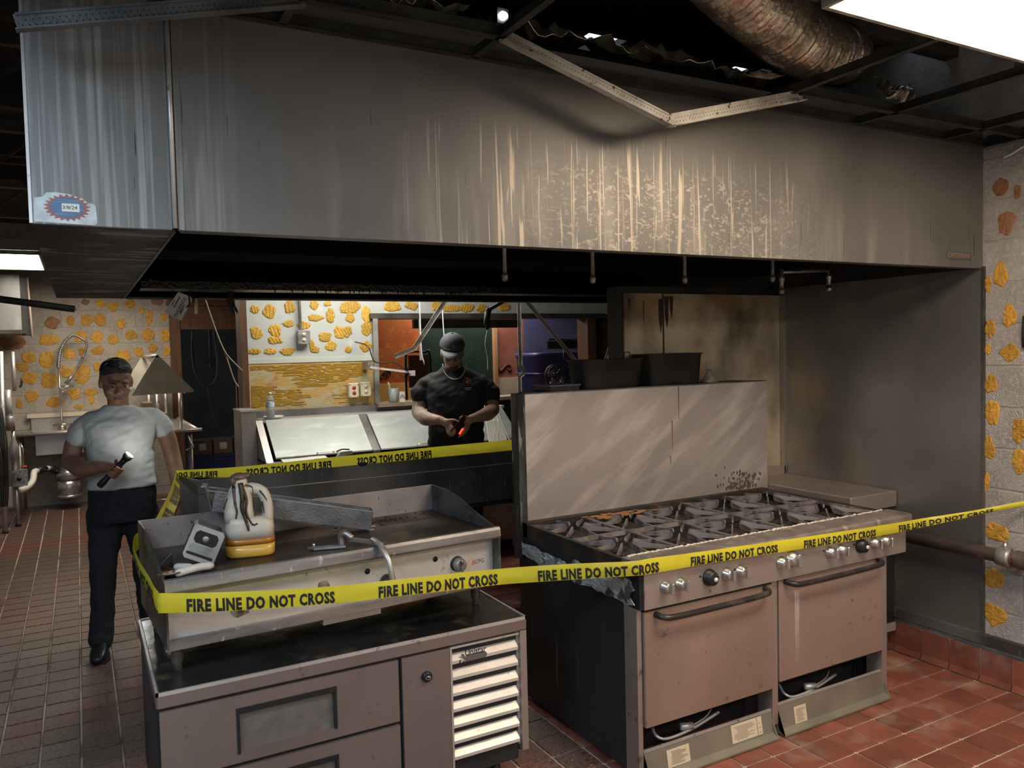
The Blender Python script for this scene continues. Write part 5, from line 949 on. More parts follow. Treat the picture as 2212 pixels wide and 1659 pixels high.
arc = bez([(-.194, 10.6, 1.62), (-.192, 10.6, 1.69), (-.169, 10.6, 1.813), (-.113, 10.6, 1.929), (-.025, 10.6, 1.996), (.06, 10.6, 1.955), (.105, 10.6, 1.896), (.079, 10.6, 1.788), (.012, 10.6, 1.642), (-.062, 10.6, 1.526)], 6)
MB().tube(arc, .014, 8).build('hose', M_galv, fc)
sp_ = []
for i in range(0, 26):
    p = arc[i]
    for k in range(6): sp_.append(p + Vector((.022 * math.cos(k * math.pi / 3), .022 * math.sin(k * math.pi / 3), k * .002)))
MB().tube(sp_, .004, 5).build('spring', M_chrome, fc)
MB().tube([(-.055, 10.6, 1.535), (-.126, 10.6, 1.431)], [.016, .022], 10).build('spray_head', M_galv, fc); MB().tube(bez([(-.10, 10.58, 1.45), (-.04, 10.57, 1.46), (-.03, 10.57, 1.50)], 4), .006, 6).build('trigger', M_chrome, fc)
MB().tube([(-.203, 10.6, 1.405), (-.05, 10.6, 1.403)], .009, 8).build('bracket', M_chrome, fc); MB().tube(bez([(-.19, 10.58, 1.40), (-.17, 10.58, 1.345), (-.14, 10.58, 1.36), (-.13, 10.58, 1.40)], 4), .007, 6).build('hook', M_chrome, fc)
vl = MB(); vl.tube([(-.27, 10.6, .96), (-.095, 10.6, .96)], .016, 8); vl.lathe([(.045, 0), (.04, .03), (.018, .06)], (-.187, 10.6, .907), n=14); vl.build('valve_body', M_chrome, fc)
for x in (-.275, -.09): MB().tube([(x, 10.6, .955), (x + (-.01 if x < -.2 else .01), 10.56, 1.0)], .009, 6).build('valve_handle', M_chrome, fc)
dsp = thing('garbage_disposal', 'polished cylindrical garbage disposal hanging under the sink bowl', 'disposal', (-.14, 10.42, .12)); DS = (-.142, 10.42, 0)
MB().lathe([(.05, .655), (.05, .55), (.06, .52)], DS, n=20).build('collar', M_blackp, dsp); MB().lathe([(.06, .52), (.075, .49), (.10, .465), (.125, .44), (.135, .42), (.135, .345)], DS, n=26).build('upper_can', M_chrome, dsp); MB().lathe([(.122, .345), (.122, .165)], DS, n=26).build('lower_can', M_chrome, dsp); MB().lathe([(.135, .165), (.138, .15), (.12, .13), (.05, .125)], DS, n=26).build('foot_rim', M_chrome, dsp)
dpp = thing('drain_pipe', 'white plastic elbow and black coupling joining the disposal', 'pipe', (-.5, 9.9, .45)); MB().tube(bez([(-.60, 9.75, .35), (-.53, 9.8, .365), (-.475, 9.9, .42), (-.462, 10.0, .50), (-.44, 10.1, .50)], 6), .032, 10).build('elbow', M_whitep, dpp); MB().tube([(-.44, 10.1, .50), (-.36, 10.22, .50)], .036, 10).build('coupling', M_blackp, dpp); MB().tube([(-.37, 10.2, .50), (-.33, 10.27, .50)], .03, 10).build('sleeve', M_whitep, dpp); MB().tube([(-.33, 10.27, .50), (-.25, 10.38, .44)], .036, 10).build('boot', M_blackp, dpp)
# dish machine plumbing stack and posts at the left edge
ds = thing('dish_machine_column', 'steel plumbing column of the dish machine at the left edge', 'dish machine', (-.62, 9.6, 0))
MB().lathe([(.042, 1.0), (.042, 1.14), (.036, 1.145)], (-.632, 9.6, 0), n=16).build('cylinder', M_ss, ds); MB().lathe([(.03, 1.14), (.03, 1.42)], (-.64, 9.6, 0), n=12).build('sight_tube', mat('clear_tube', (.5, .52, .54), .2, .3), ds); MB().lathe([(.018, 1.0), (.018, .9), (.03, .87), (.045, .82), (.045, .69), (.03, .68), (.03, .58)], (-.61, 9.6, 0), n=16).build('pump', M_ss, ds); bx('valve_box', M_galv, ds, -.63, -.505, 9.56, 9.66, .42, .585); MB().lathe([(.022, 0), (.022, .02)], (-.575, 9.56, .50), (0, -1, 0), 12).build('dial', M_blackp, ds); MB().tube([(-.532, 9.58, .62), (-.53, 9.58, .80), (-.55, 9.6, .86)], .008, 6).build('rod', M_chrome, ds); MB().tube([(-.555, 9.58, .615), (-.505, 9.58, .618)], .011, 8).build('red_grip', mat('red_grip', (.55, .08, .04), .5), ds); MB().tube([(-.606, 9.6, 0), (-.606, 9.6, .42)], .018, 10).build('post', M_steel, ds); MB().lathe([(.03, 0), (.03, .02), (.018, .05)], (-.606, 9.6, 0), n=12).build('foot', M_rubber, ds); bx('base_box', mat('pinkish_box', (.45, .36, .34), .5), ds, -.72, -.645, 9.55, 9.65, .22, .42)
MB().tube([(-.585, 9.7, 1.40), (-.585, 9.7, 1.81)], .018, 8).build('tall_rod', M_steel_lite, ds); MB().tube(bez([(-.54, 9.65, 1.44), (-.52, 9.65, 1.46), (-.515, 9.65, 1.52)], 4), .012, 6).build('lever', M_rubber, ds)
lp_ = thing('steel_post', 'bright steel post at the left edge of the dish area', 'post', (-.68, 9.3, 0)); MB().tube([(-.70, 9.3, 0), (-.66, 9.3, 1.81)], .022, 10).build('post', M_steel_lite, lp_); MB().lathe([(.03, 0), (.03, .015), (.022, .03)], (-.70, 9.3, 0), n=10).build('foot', M_rubber, lp_)
for k in range(6):
    x = -.74 + k * .017; tag(MB().tube(bez([(x + (-.69 - x) * .6, 9.272, 1.25), (x + .012, 9.18, .95), (x + .02 + .008 * math.sin(k), 9.17, .7), (x + .004, 9.18, .45), (x - .012, 9.2, .28)], 5), .0082, 6).build('hose', M_rubber), '%s dark hose from the left in the bundle at the left edge' % ('first', 'second', 'third', 'fourth', 'fifth', 'sixth')[k], 'hose', 'bundle of dark hoses')
vb_ = thing('steel_vent_box', 'stained stainless vent box mounted high at the left edge', 'vent box', (-.75, 9.9, 2.0)); bx('box', mat('stained_steel', (.46, .46, .45), .35, .55, (.6, .6, .59), 7, .5, .7, (1, 1, .4)), vb_, -1.2, -.50, 9.85, 10.6, 2.04, 2.62); bx('corner_post', M_steel_dark, vb_, -.50, -.42, 9.86, 10.0, 1.98, 2.62); bx('lower_lip', M_steel_dark, vb_, -1.2, -.46, 9.83, 10.6, 2.0, 2.04)
MB().tube([(-.41, 9.85, 1.96), (-.43, 9.85, 2.6)], .012, 6).build('foam_strip', mat('foam_pink', (.5, .4, .33), .8), vb_)
# slanted rack on the clean dish table
dt = thing('dish_table', 'stainless dish table with tubular rim left of the dark doorway', 'table', (.8, 9.2, 0))
bx('top', M_ss, dt, .56, 1.0, 8.42, 10.1, .965, .985); MB().tube([(.45, 8.40, .985), (1.06, 8.40, .985)], .02, 10).build('end_rim', M_steel_lite, dt); MB().tube([(1.02, 8.40, .985), (1.02, 10.1, .985)], .02, 10).build('side_rim', M_steel_lite, dt)
for x in (.60, .96):
    for y in (8.48, 10.0): MB().tube([(x, y, 0), (x, y, .965)], .02, 10).build('leg', M_steel, dt)
MB().tube([(.60, 8.48, .3), (.96, 8.48, .3)], .015, 8).build('cross_bar', M_steel, dt)
MB().tube(bez([(.93, 8.38, .93), (.95, 8.36, .86), (.97, 8.36, .82), (.90, 8.36, .79)], 4), .008, 6).build('towel_hook', M_chrome, dt)
rs = thing('slanted_rack_shelf', 'ridged steel rack shelf with triangular ends above the dish table', 'shelf', (.72, 9.2, .986))
for y in (8.40, 10.3):
    MB().prism([(.672, y, 1.735), (.69, y, 1.737), (.99, y, 1.392), (1.005, y, 1.372), (.99, y, 1.360), (.44, y, 1.350)], (0, .015, 0)).build('end_plate', mat('rack_plate', (.66, .64, .56), .45, .3, (.52, .50, .43), 6, bump=(90, .1)), rs)
MB().tube([(.681, 8.40, 1.725), (.681, 10.3, 1.725)], .018, 8).build('ridge_bar', M_ss, rs)
for x in (.56, .80, .93): MB().tube([(x, 8.45, 1.362), (x, 10.3, 1.362)], .012, 6).build('slat', M_ss, rs)
for x, y in ((.876, 8.45), (.70, 8.8), (.876, 9.9), (.70, 9.9)): MB().tube([(x, y, .986), (x, y, 1.362)], .017, 8).build('post', M_steel_lite, rs)
for k, (x, z) in enumerate(((.62, .987), (.72, .987), (.64, 1.11))): tag(bx('carton', mat('brown_carton', (.17, .115, .07), .8, 0, (.13, .085, .05), 6), None, x - .05 - (k == 1) * -.06, x + .05 + (k == 1) * .06, 9.3, 9.6, z, z + .12, r=.003), ('brown carton under the slanted rack, left of the lower pair', 'brown carton under the slanted rack, right of the lower pair', 'brown carton under the slanted rack, on top of the others')[k], 'box', 'cartons under the slanted rack')
# store room beyond the doorway: shelf frame, boxes, cable loop
fr_ = thing('metal_stand', 'dull metal post with short top bar right of the dark doorway', 'stand', (1.36, 8, 0)); bx('post', M_frame, fr_, 1.34, 1.385, 7.98, 8.04, 0, 1.41); bx('top_bar', M_frame, fr_, 1.34, 1.52, 7.98, 8.04, 1.41, 1.445)
cr_ = thing('blue_crate', 'blue drink crate on the store room floor', 'crate', (1.7, 11.6, 0)); bx('crate', mat('crate_blue', (.012, .018, .07), .5), cr_, 1.30, 2.15, 11.5, 11.9, 0, .36, r=.01); bx('rim', mat('crate_blue_rim', (.015, .024, .09), .5), cr_, 1.29, 2.16, 11.49, 11.91, .33, .362)
for k, x in enumerate((1.33, 1.60, 1.87)):
    b = thing('drink_box', ('brown box with white label, left of the three on the blue crate', 'brown box with white label, middle of the three on the blue crate', 'brown box with white label, right of the three on the blue crate')[k], 'box', (x + .125, 11.65, .364), group='boxes on the blue crate')
    bx('carton', mat('store_carton', (.11, .065, .045), .8), b, x, x + .25, 11.52, 11.85, .364, .565, r=.003); bx('label', mat('label_grey', (.42, .40, .36), .8), b, x + .08, x + .17, 11.517, 11.52, .43, .52); text_on('lettering', '|| ||| |', M_ink, b, (x + .09, 11.5165, .44), (1, 0, 0), (0, 0, 1), .06, .03)
tag(MB().tube(bez([(1.32, 10.9, 2.06), (1.35, 11.3, 1.85), (1.38, 11.3, 1.5), (1.5, 11.3, 1.32), (1.62, 11.3, 1.38), (1.66, 11.3, 1.6), (1.64, 11.3, 2.1)], 6), .016, 6).build('cable_loop', M_rubber), 'thick dark cable loop hanging in the dark doorway', 'cable')
tag(MB().tube(bez([(1.52, 11.3, 1.31), (1.54, 11.3, 1.1), (1.6, 11.3, .85), (1.72, 11.3, .65), (1.85, 11.3, .58)], 6), .008, 6).build('cable_tail', M_rubber), 'thin dark cable trailing below the loop in the doorway', 'cable')
vlv = thing('store_valve', 'dark pipe valve on the store room wall', 'valve', (1.6, 11.4, 1.6)); MB().tube([(1.60, 11.4, 3.29), (1.60, 11.4, 1.55)], .03, 8).build('pipe', M_rubber, vlv); MB().tube([(1.48, 11.4, 1.66), (1.66, 11.4, 1.66)], .025, 8).build('tee', M_rubber, vlv)

# ash and crumbs on the floor between the units
db = MB(); rq = random.Random(11)
for k in range(70): db.ell((rq.uniform(1.30, 1.83), rq.uniform(2.15, 2.75), .002), (rq.uniform(.002, .008), rq.uniform(.002, .007), rq.uniform(.001, .004)), 6)
for k in range(26): db.ell((rq.uniform(-.6, .15), rq.uniform(3.6, 6.5), .002), (rq.uniform(.002, .006), rq.uniform(.002, .006), .002), 6)
tag(db.build('floor_debris', mat('ash_grey', (.30, .27, .24), .9, 0, (.05, .045, .04), 300)), 'ash and soot crumbs scattered over the tiled floor', 'debris', kind='stuff')

tag(MB().tube([(3.88, 2.085, 1.80), (3.876, 2.087, 1.72), (3.884, 2.09, 1.655)], .012, 8).build('wall_hook', M_rubber), 'black rod hanging on the right wall at the picture edge', 'rod')
tag(MB().tube(bez([(3.888, 2.19, 2.555), (3.884, 2.15, 2.562), (3.884, 2.11, 2.580), (3.888, 2.07, 2.588)], 5), .006, 6).build('torn_caulk', M_whitep), 'pale strip of torn caulk at the top of the right wall', 'caulk')
# =================================================================== PEOPLE
from mathutils.bvhtree import BVHTree
def remeshed(mb, voxel, smooth=6, wr=0., wsc=9., seed=0):      # fuse overlapping closed shapes into one continuous skin
    me = mb.mesh('tmp'); o = bpy.data.objects.new('tmp', me); COL.objects.link(o)
    r = o.modifiers.new('r', 'REMESH'); r.mode = 'VOXEL'; r.voxel_size = voxel; r.use_smooth_shade = True
    s = o.modifiers.new('s', 'SMOOTH'); s.iterations = smooth; s.factor = .5
    dg = bpy.context.evaluated_depsgraph_get(); out = bpy.data.meshes.new_from_object(o.evaluated_get(dg)); bpy.data.objects.remove(o); bpy.data.meshes.remove(me)
    if wr:
        nn = [v.normal.copy() for v in out.vertices]
        for v, n_ in zip(out.vertices, nn):
            p = v.co; v.co = p + n_ * wr * (noise.noise(Vector((p.x * wsc, p.y * wsc * .7, p.z * wsc * 1.6 + p.x * 6 + seed))) + .5 * noise.noise(Vector((p.x * wsc * 2 + 4, p.y * wsc, p.z * wsc * 3.4 - p.x * 9 + seed))))
    out.polygons.foreach_set('use_smooth', [True] * len(out.polygons)); out.materials.clear(); return out
def put(name, me, m, parent): me.name = name; me.materials.append(m); return link(name, me, parent, True)
def ring(cx, cy, z, rx, ry, n=24, p=2.4): return [(cx + a, cy + b_, z) for a, b_, _ in rr(rx, ry, 0, n, p)]
def limb(mb, pts, rad, n=14, sub=5):
    P = bez(pts, sub); R = []
    for i in range(len(P)):
        t = i / sub; k = min(int(t), len(rad) - 2); R.append(rad[k] + (rad[k + 1] - rad[k]) * (t - k))
    mb.tube(P, R, n); mb.ell(P[0], (R[0],) * 3, 10); mb.ell(P[-1], (R[-1],) * 3, 10)
def finger(mb, pts, r):
    P = bez(pts, 4); mb.tube(P, [r * (1.05 - .3 * i / (len(P) - 1)) for i in range(len(P))], 8); mb.ell(P[-1], (r * .75,) * 3, 8); mb.ell(P[0], (r,) * 3, 8)
def head(mb, c, s=1., tilt=0., yaw=0.):
    M = Matrix.Translation(c) @ Matrix.Rotation(yaw, 4, 'Z') @ Matrix.Rotation(tilt, 4, 'X') @ Matrix.Scale(s, 4); q = MB()
    q.ell((0, .012, .035), (.078, .096, .092), 20); q.ell((0, -.012, -.03), (.068, .078, .085), 20); q.ell((0, -.045, -.082), (.044, .042, .034), 14); q.ell((0, -.05, -.10), (.026, .024, .02), 10)      # skull, face, jaw, chin
    q.ell((0, -.078, .022), (.060, .020, .014), 12); q.tube([(0, -.088, .012), (0, -.108, -.028)], [.010, .016], 8); q.ell((0, -.105, -.03), (.017, .013, .011), 10)                                  # brow, nose
    for x in (-1, 1): q.ell((x * .040, -.062, -.026), (.024, .022, .02), 10); q.ell((x * .016, -.096, -.033), (.010, .010, .008), 8); q.ell((x * .079, .012, -.005), (.010, .022, .034), 10)             # cheeks, nostrils, ears
    q.ell((0, -.086, -.060), (.026, .011, .0065), 10); q.ell((0, -.084, -.070), (.022, .011, .007), 10)                                                                                      # lips
    q.xf(M); mb.add(q.v, q.f); return M
def face_bits(M, parent, brow_m, iris_m, lip_m):
    for x in (-1, 1):
        e = MB(); e.ell((x * .031, -.077, .002), (.0120, .0095, .0060), 12); e.xf(M); eo = e.build('eye', mat('eye_white', (.20, .16, .14), .3), parent, True)
        e = MB(); e.ell((x * .031, -.0855, .001), (.0055, .0025, .0055), 8); e.xf(M); e.build('iris', iris_m, eo, True)
        e = MB(); e.tube([(x * .012, -.094, .020), (x * .032, -.094, .026), (x * .052, -.080, .020)], [.0045, .005, .003], 6); e.xf(M); e.build('eyebrow', brow_m, parent, True)
    e = MB(); e.tube([(-.024, -.090, -.065), (0, -.0965, -.0645), (.024, -.090, -.065)], .0022, 6); e.xf(M); e.build('mouth', lip_m, parent, True)
def decal(name, pts, faces, bvh, m, parent, off=.0015):
    v = []
    for x, z in pts:
        h_ = bvh.ray_cast(Vector((x, -1.2, z)), Vector((0, 1, 0)))[0]; v.append((x, (h_.y if h_ else -.14) - off, z))
    b = MB(); b.add(v, faces); return b.build(name, m, parent, True)
def disc(cx, cz, r, n=18, fn=None): return [(cx, cz)] + [(cx + r * math.cos(2 * math.pi * k / n), cz + r * math.sin(2 * math.pi * k / n)) for k in range(n)], [(0, 1 + k, 1 + (k + 1) % n) for k in range(n)]

# ---------------- man in the white T-shirt with a flashlight
M_skin1 = mat('skin_brown', (.27, .145, .09), .5, 0, (.22, .115, .072), 14, bump=(120, .08))
M_hair = mat('black_hair', (.012, .011, .012), .42, 0, (.03, .028, .03), 60, bump=(180, .8, (1, 1, .3)))
M_tee = mat('white_cotton', (.52, .54, .53), .9, 0, (.46, .48, .47), 8, bump=(60, .15))
M_trou = mat('dark_trousers', (.012, .014, .020), .85, 0, (.02, .022, .028), 20, bump=(120, .15))
P1 = Vector((.205, 5.24, 0))
b1 = MB(); H1 = head(b1, (-.008, -.015, 1.566), 1.06, math.radians(17), math.radians(8))
limb(b1, [(.0, .03, 1.36), (-.003, .015, 1.44), (-.005, .008, 1.53)], [.066, .058, .060])
b1.loft([ring(0, .02, z, rx, ry) for z, rx, ry in ((.86, .16, .115), (1.0, .165, .12), (1.15, .165, .12), (1.28, .175, .115), (1.36, .15, .09), (1.40, .08, .07))])
limb(b1, [(-.175, .02, 1.315), (-.235, .02, 1.23), (-.262, -.005, 1.13), (-.262, -.015, 1.115)], [.052, .052, .049, .048])          # his right arm, bent across the body
limb(b1, [(-.262, -.015, 1.115), (-.20, -.15, 1.085), (-.115, -.225, 1.098), (-.075, -.25, 1.10)], [.050, .050, .036, .030])
limb(b1, [(.185, .02, 1.325), (.25, .025, 1.24), (.282, .03, 1.10), (.300, -.02, .98), (.305, -.06, .89)], [.052, .052, .048, .044, .030])   # his left arm hanging
# gripping hand around the torch axis
T0, T1 = Vector((-.105, -.30, 1.012)), Vector((.040, -.33, 1.165)); ta = (T1 - T0).normalized(); tc_ = T0.lerp(T1, .46)
e1_ = Vector((0, 1, 0)); e1_ = (e1_ - ta * e1_.dot(ta)).normalized(); e2_ = ta.cross(e1_)
def arcp(off, r, a0, a1, n=6): return [tc_ + ta * off + (e1_ * math.cos(a0 + (a1 - a0) * k / (n - 1)) + e2_ * math.sin(a0 + (a1 - a0) * k / (n - 1))) * r for k in range(n)]
pm = tc_ + e1_ * .034; b1.ell(pm - e2_ * .004, (.036, .022, .044), 14, Matrix(((ta.x, e1_.x, e2_.x, 0), (ta.y, e1_.y, e2_.y, 0), (ta.z, e1_.z, e2_.z, 0), (0, 0, 0, 1))) @ Matrix.Rotation(math.pi / 2, 4, 'Y'))
b1.tube([Vector((-.075, -.25, 1.10)), pm], [.030, .030], 12)
for i, o_ in enumerate((-.030, -.010, .010, .029)): finger(b1, arcp(o_, .029 if i else .028, -.9, -3.9 + .15 * i), .0092)
finger(b1, [pm + ta * .026 + e2_ * .012, tc_ + ta * .046 + e2_ * .030, tc_ + ta * .060 + e2_ * .026 - e1_ * .016], .0105)
# relaxed hanging hand
hw = Vector((.305, -.06, .89)); b1.ell(hw + Vector((.0, -.012, -.045)), (.022, .04, .05), 12)
for i, (dy, L) in enumerate(((-.04, .075), (-.02, .085), (.0, .08), (.018, .065))): finger(b1, [hw + Vector((.002, dy - .008, -.075)), hw + Vector((-.006, dy - .018, -.075 - L * .5)), hw + Vector((-.022, dy - .016, -.075 - L))], .0095)
finger(b1, [hw + Vector((-.008, -.045, -.03)), hw + Vector((-.016, -.066, -.06)), hw + Vector((-.022, -.068, -.088))], .0105)
man1 = put('person', remeshed(b1, .0055, 4), M_skin1, None); man1.location = P1; man1.rotation_euler = (0, 0, math.radians(-2))
tag(man1, 'person in a white T-shirt and dark trousers looking at a lit flashlight', 'person')
s1 = MB(); s1.loft([ring(cx, .015 + dy, z, rx, ry, p=2.7) for z, cx, rx, ry, dy in ((.945, .005, .192, .150, 0), (.97, .004, .190, .148, 0), (1.08, .002, .180, .148, -.01), (1.18, .0, .182, .150, -.01), (1.27, .0, .195, .140, -.006), (1.335, .0, .208, .115, 0), (1.380, .005, .178, .092, .01), (1.415, .002, .105, .074, .015), (1.432, .0, .075, .064, .015))])
limb(s1, [(-.11, .02, 1.350), (-.165, .02, 1.325), (-.215, .018, 1.265), (-.228, .018, 1.24)], [.058, .066, .064, .063]); limb(s1, [(.11, .02, 1.362), (.170, .02, 1.340), (.228, .022, 1.285), (.240, .022, 1.265)], [.058, .066, .064, .063])
[s1.ell((sx * .135, .02, 1.335), (.095, .085, .058), 16) for sx in (-1, 1)]
shirt1 = put('t_shirt', remeshed(s1, .008, 8, .010, 10, 3), M_tee, man1)
t1 = MB(); t1.loft([ring(0, .015, z, rx, ry, p=2.6) for z, rx, ry in ((.74, .182, .125), (.80, .190, .135), (.90, .186, .138), (.965, .180, .140))])
limb(t1, [(-.098, .015, .80), (-.105, .005, .64), (-.118, -.06, .53), (-.128, -.10, .34), (-.148, -.13, .10), (-.148, -.135, .075)], [.105, .092, .076, .068, .066, .064]); limb(t1, [(.092, .015, .80), (.098, .02, .64), (.10, .02, .52), (.11, .10, .32), (.118, .17, .12), (.118, .175, .09)], [.105, .092, .074, .066, .064, .062])
put('trousers', remeshed(t1, .009, 8, .008, 9, 7), M_trou, man1)
M_shoe = mat('black_shoe', (.012, .012, .012), .4)
for cx, cy, rz in ((-.150, -.165, -.10), (.118, .15, .12)):
    f = MB(); f.loft([ring(0, y, 0, 0.001, .001, 12) for y in (0,)] * 0 + [[(a, y + 0 * b_, z0 + b_) for a, b_, _ in rr(w, h_, 0, 16, 3)] for y, w, h_, z0 in ((-.185, .020, .018, .022), (-.165, .038, .026, .028), (-.11, .047, .034, .036), (-.04, .042, .046, .048), (.03, .038, .055, .057), (.075, .034, .05, .052), (.09, .022, .04, .045))]); f.xf(Matrix.Translation((cx, cy + .03, 0)) @ Matrix.Rotation(rz, 4, 'Z')); sh_ = f.build('shoe', M_shoe, man1, True)
    f = MB(); f.prism([(cx + x, cy + .03 + y, 0) for x, y in ((-.036, .085), (.036, .085), (.046, -.05), (.045, -.12), (.025, -.18), (-.025, -.18), (-.045, -.12), (-.046, -.05))], (0, 0, .014)); f.build('sole', M_rubber, sh_, True)
h1 = MB(); h1.ell((0, .022, .062), (.083, .094, .074), 22); h1.ell((0, .045, .02), (.081, .076, .085), 18); h1.ell((0, -.030, .100), (.066, .058, .030), 16)
h1.xf(H1); put('hair', remeshed(h1, .006, 3, .004, 40), M_hair, man1)
face_bits(H1, man1, M_hair, M_ink, mat('lip_dark', (.13, .05, .04), .5))
fl = thing('flashlight', 'black flashlight with glowing head held by the white-shirted person', 'flashlight', P1 + T0, 0.)
def W1_(p): return (Matrix.Translation(P1) @ Matrix.Rotation(math.radians(-2), 4, 'Z')) @ Vector(p)
def fpart(prof, nm, m): MB().lathe(prof, W1_(T0), (Matrix.Rotation(math.radians(-2), 3, 'Z') @ ta), 18).build(nm, m, fl)
TLn = (T1 - T0).length
fpart([(.014, -.02), (.019, -.014), (.019, .02), (.016, .03), (.016, TLn - .05), (.019, TLn - .035)], 'barrel', M_blackp); fpart([(.019, TLn - .035), (.026, TLn - .02), (.027, TLn)], 'head', M_blackp); fpart([(.023, TLn - .001), (.023, TLn + .003)], 'lens', mat('torch_lens', (1, 1, 1), .3, emit=(1, .97, .9), estr=30))
ll = bpy.data.lights.new('flashlight_bulb', 'POINT'); ll.energy = 1.4; ll.color = (1, .97, .9); ll.shadow_soft_size = .02; lo = bpy.data.objects.new('flashlight_bulb', ll); COL.objects.link(lo); lo.location = W1_(T1 + ta * .02 + Vector((0, -.02, 0)))

# ---------------- man in black T-shirt and cap, looking down at a phone
def skin2():
    m = mat('skin_fair', (.50, .30, .22), .5, 0, (.43, .245, .18), 14, bump=(120, .08)); N, L = nt(m); b = N['Principled BSDF']; src = b.inputs['Base Color'].links[0].from_socket
    tc = N.new('ShaderNodeTexCoord'); sp = N.new('ShaderNodeSeparateXYZ'); L.new(tc.outputs['Object'], sp.inputs[0])
    r = N.new('ShaderNodeMapRange'); r.inputs[1].default_value = -.15; r.inputs[2].default_value = -.20; L.new(sp.outputs[0], r.inputs[0])
    n_ = N.new('ShaderNodeTexNoise'); n_.inputs['Scale'].default_value = 22; n_.inputs['Detail'].default_value = 3; n_.inputs['Distortion'].default_value = 1.5; L.new(tc.outputs['Object'], n_.inputs[0])
    q = N.new('ShaderNodeMapRange'); q.inputs[1].default_value = .42; q.inputs[2].default_value = .56; L.new(n_.outputs[0], q.inputs[0])
    k = N.new('ShaderNodeMath'); k.operation = 'MULTIPLY'; L.new(r.outputs[0], k.inputs[0]); L.new(q.outputs[0], k.inputs[1])
    mx = N.new('ShaderNodeMix'); mx.data_type = 'RGBA'; L.new(k.outputs[0], mx.inputs[0]); L.new(src, mx.inputs[6]); mx.inputs[7].default_value = (.20, .19, .16, 1); L.new(mx.outputs[2], b.inputs['Base Color']); return m
M_skin2 = skin2(); M_btee = mat('black_cotton', (.010, .011, .013), .8, 0, (.016, .017, .019), 8, bump=(60, .15))
P2 = Vector((2.45, 5.35, 0)); R2 = math.radians(-24.6)
b2 = MB(); H2 = head(b2, (-.012, -.075, 1.690), 1.0, math.radians(21), math.radians(2))
limb(b2, [(0, .03, 1.50), (-.004, -.0, 1.57), (-.008, -.03, 1.64)], [.075, .068, .066])
b2.loft([ring(0, .02, z, rx, ry) for z, rx, ry in ((.90, .19, .14), (1.1, .195, .145), (1.3, .20, .145), (1.40, .18, .12), (1.47, .14, .09), (1.53, .08, .07))])
limb(b2, [(-.19, .03, 1.42), (-.252, .02, 1.36), (-.272, -.03, 1.27), (-.268, -.05, 1.255)], [.052, .055, .053, .052]); limb(b2, [(-.268, -.05, 1.255), (-.215, -.20, 1.225), (-.135, -.305, 1.222), (-.105, -.325, 1.218)], [.054, .053, .036, .031])
limb(b2, [(.19, .03, 1.42), (.258, .02, 1.35), (.272, -.04, 1.27), (.265, -.06, 1.26)], [.052, .055, .053, .052]); limb(b2, [(.265, -.06, 1.26), (.225, -.20, 1.245), (.15, -.305, 1.232), (.115, -.325, 1.226)], [.054, .052, .036, .031])
PC = Vector((.022, -.375, 1.192)); pu = Vector((.42, .0, .50)).normalized(); pv = Vector((-.38, -.62, .34)); pv = (pv - pu * pv.dot(pu)).normalized(); pn_ = pu.cross(pv)   # phone frame: pu long axis
for sx, w in ((-1, Vector((-.105, -.325, 1.218))), (1, Vector((.115, -.325, 1.226)))):
    pc = Vector((-.058, -.352, 1.198)) if sx < 0 else Vector((.085, -.352, 1.214)); b2.ell(pc, (.042, .024, .034), 14, Matrix.Rotation(sx * -.35, 4, 'Y')); b2.tube([w, pc], [.031, .028], 12)
L4 = [((-.040, -.370, 1.195), (-.020, -.395, 1.172), (-.006, -.398, 1.150)), ((-.050, -.368, 1.182), (-.030, -.395, 1.155), (-.010, -.400, 1.130)), ((-.058, -.362, 1.170), (-.042, -.388, 1.140), (-.022, -.396, 1.115)), ((-.066, -.355, 1.162), (-.058, -.378, 1.135), (-.042, -.390, 1.112))]
for f in L4: finger(b2, [Vector(p) for p in f], .0098)
finger(b2, [Vector((-.045, -.365, 1.222)), Vector((-.012, -.390, 1.224)), Vector((.022, -.402, 1.212))], .0108)
R4 = [((.070, -.372, 1.196), (.062, -.398, 1.176), (.040, -.402, 1.160)), ((.078, -.370, 1.186), (.062, -.400, 1.160), (.034, -.406, 1.140)), ((.084, -.366, 1.178), (.058, -.396, 1.145), (.026, -.404, 1.122)), ((.090, -.360, 1.172), (.058, -.388, 1.130), (.016, -.396, 1.104))]
for f in R4: finger(b2, [Vector(p) for p in f], .0098)
finger(b2, [Vector((.078, -.365, 1.235)), Vector((.050, -.388, 1.246)), Vector((.028, -.398, 1.236))], .0112)
man2 = put('person', remeshed(b2, .0055, 4), M_skin2, None); man2.location = P2; man2.rotation_euler = (0, 0, R2)
tag(man2, 'person in black T-shirt and cap looking down at a phone behind the counter', 'person')
s2 = MB(); s2.loft([ring(0, .015 + dy, z, rx, ry, p=2.7) for z, rx, ry, dy in ((.82, .212, .165, 0), (.95, .210, .170, -.01), (1.1, .205, .172, -.015), (1.25, .210, .170, -.012), (1.38, .220, .160, -.005), (1.46, .225, .140, 0), (1.525, .19, .110, .01), (1.568, .12, .09, .01), (1.590, .086, .076, .008))])
limb(s2, [(-.13, .025, 1.49), (-.20, .022, 1.455), (-.250, .012, 1.40), (-.262, .01, 1.375)], [.062, .074, .076, .075]); limb(s2, [(.13, .025, 1.48), (.20, .022, 1.445), (.254, .012, 1.39), (.266, .01, 1.365)], [.062, .074, .076, .075])
[s2.ell((sx * .165, .022, 1.462), (.105, .092, .066), 16) for sx in (-1, 1)]
sm2 = remeshed(s2, .008, 8, .011, 9, 11); bv = BVHTree.FromPolygons([v.co.copy() for v in sm2.vertices], [tuple(p.vertices) for p in sm2.polygons]); shirt2 = put('t_shirt', sm2, M_btee, man2)
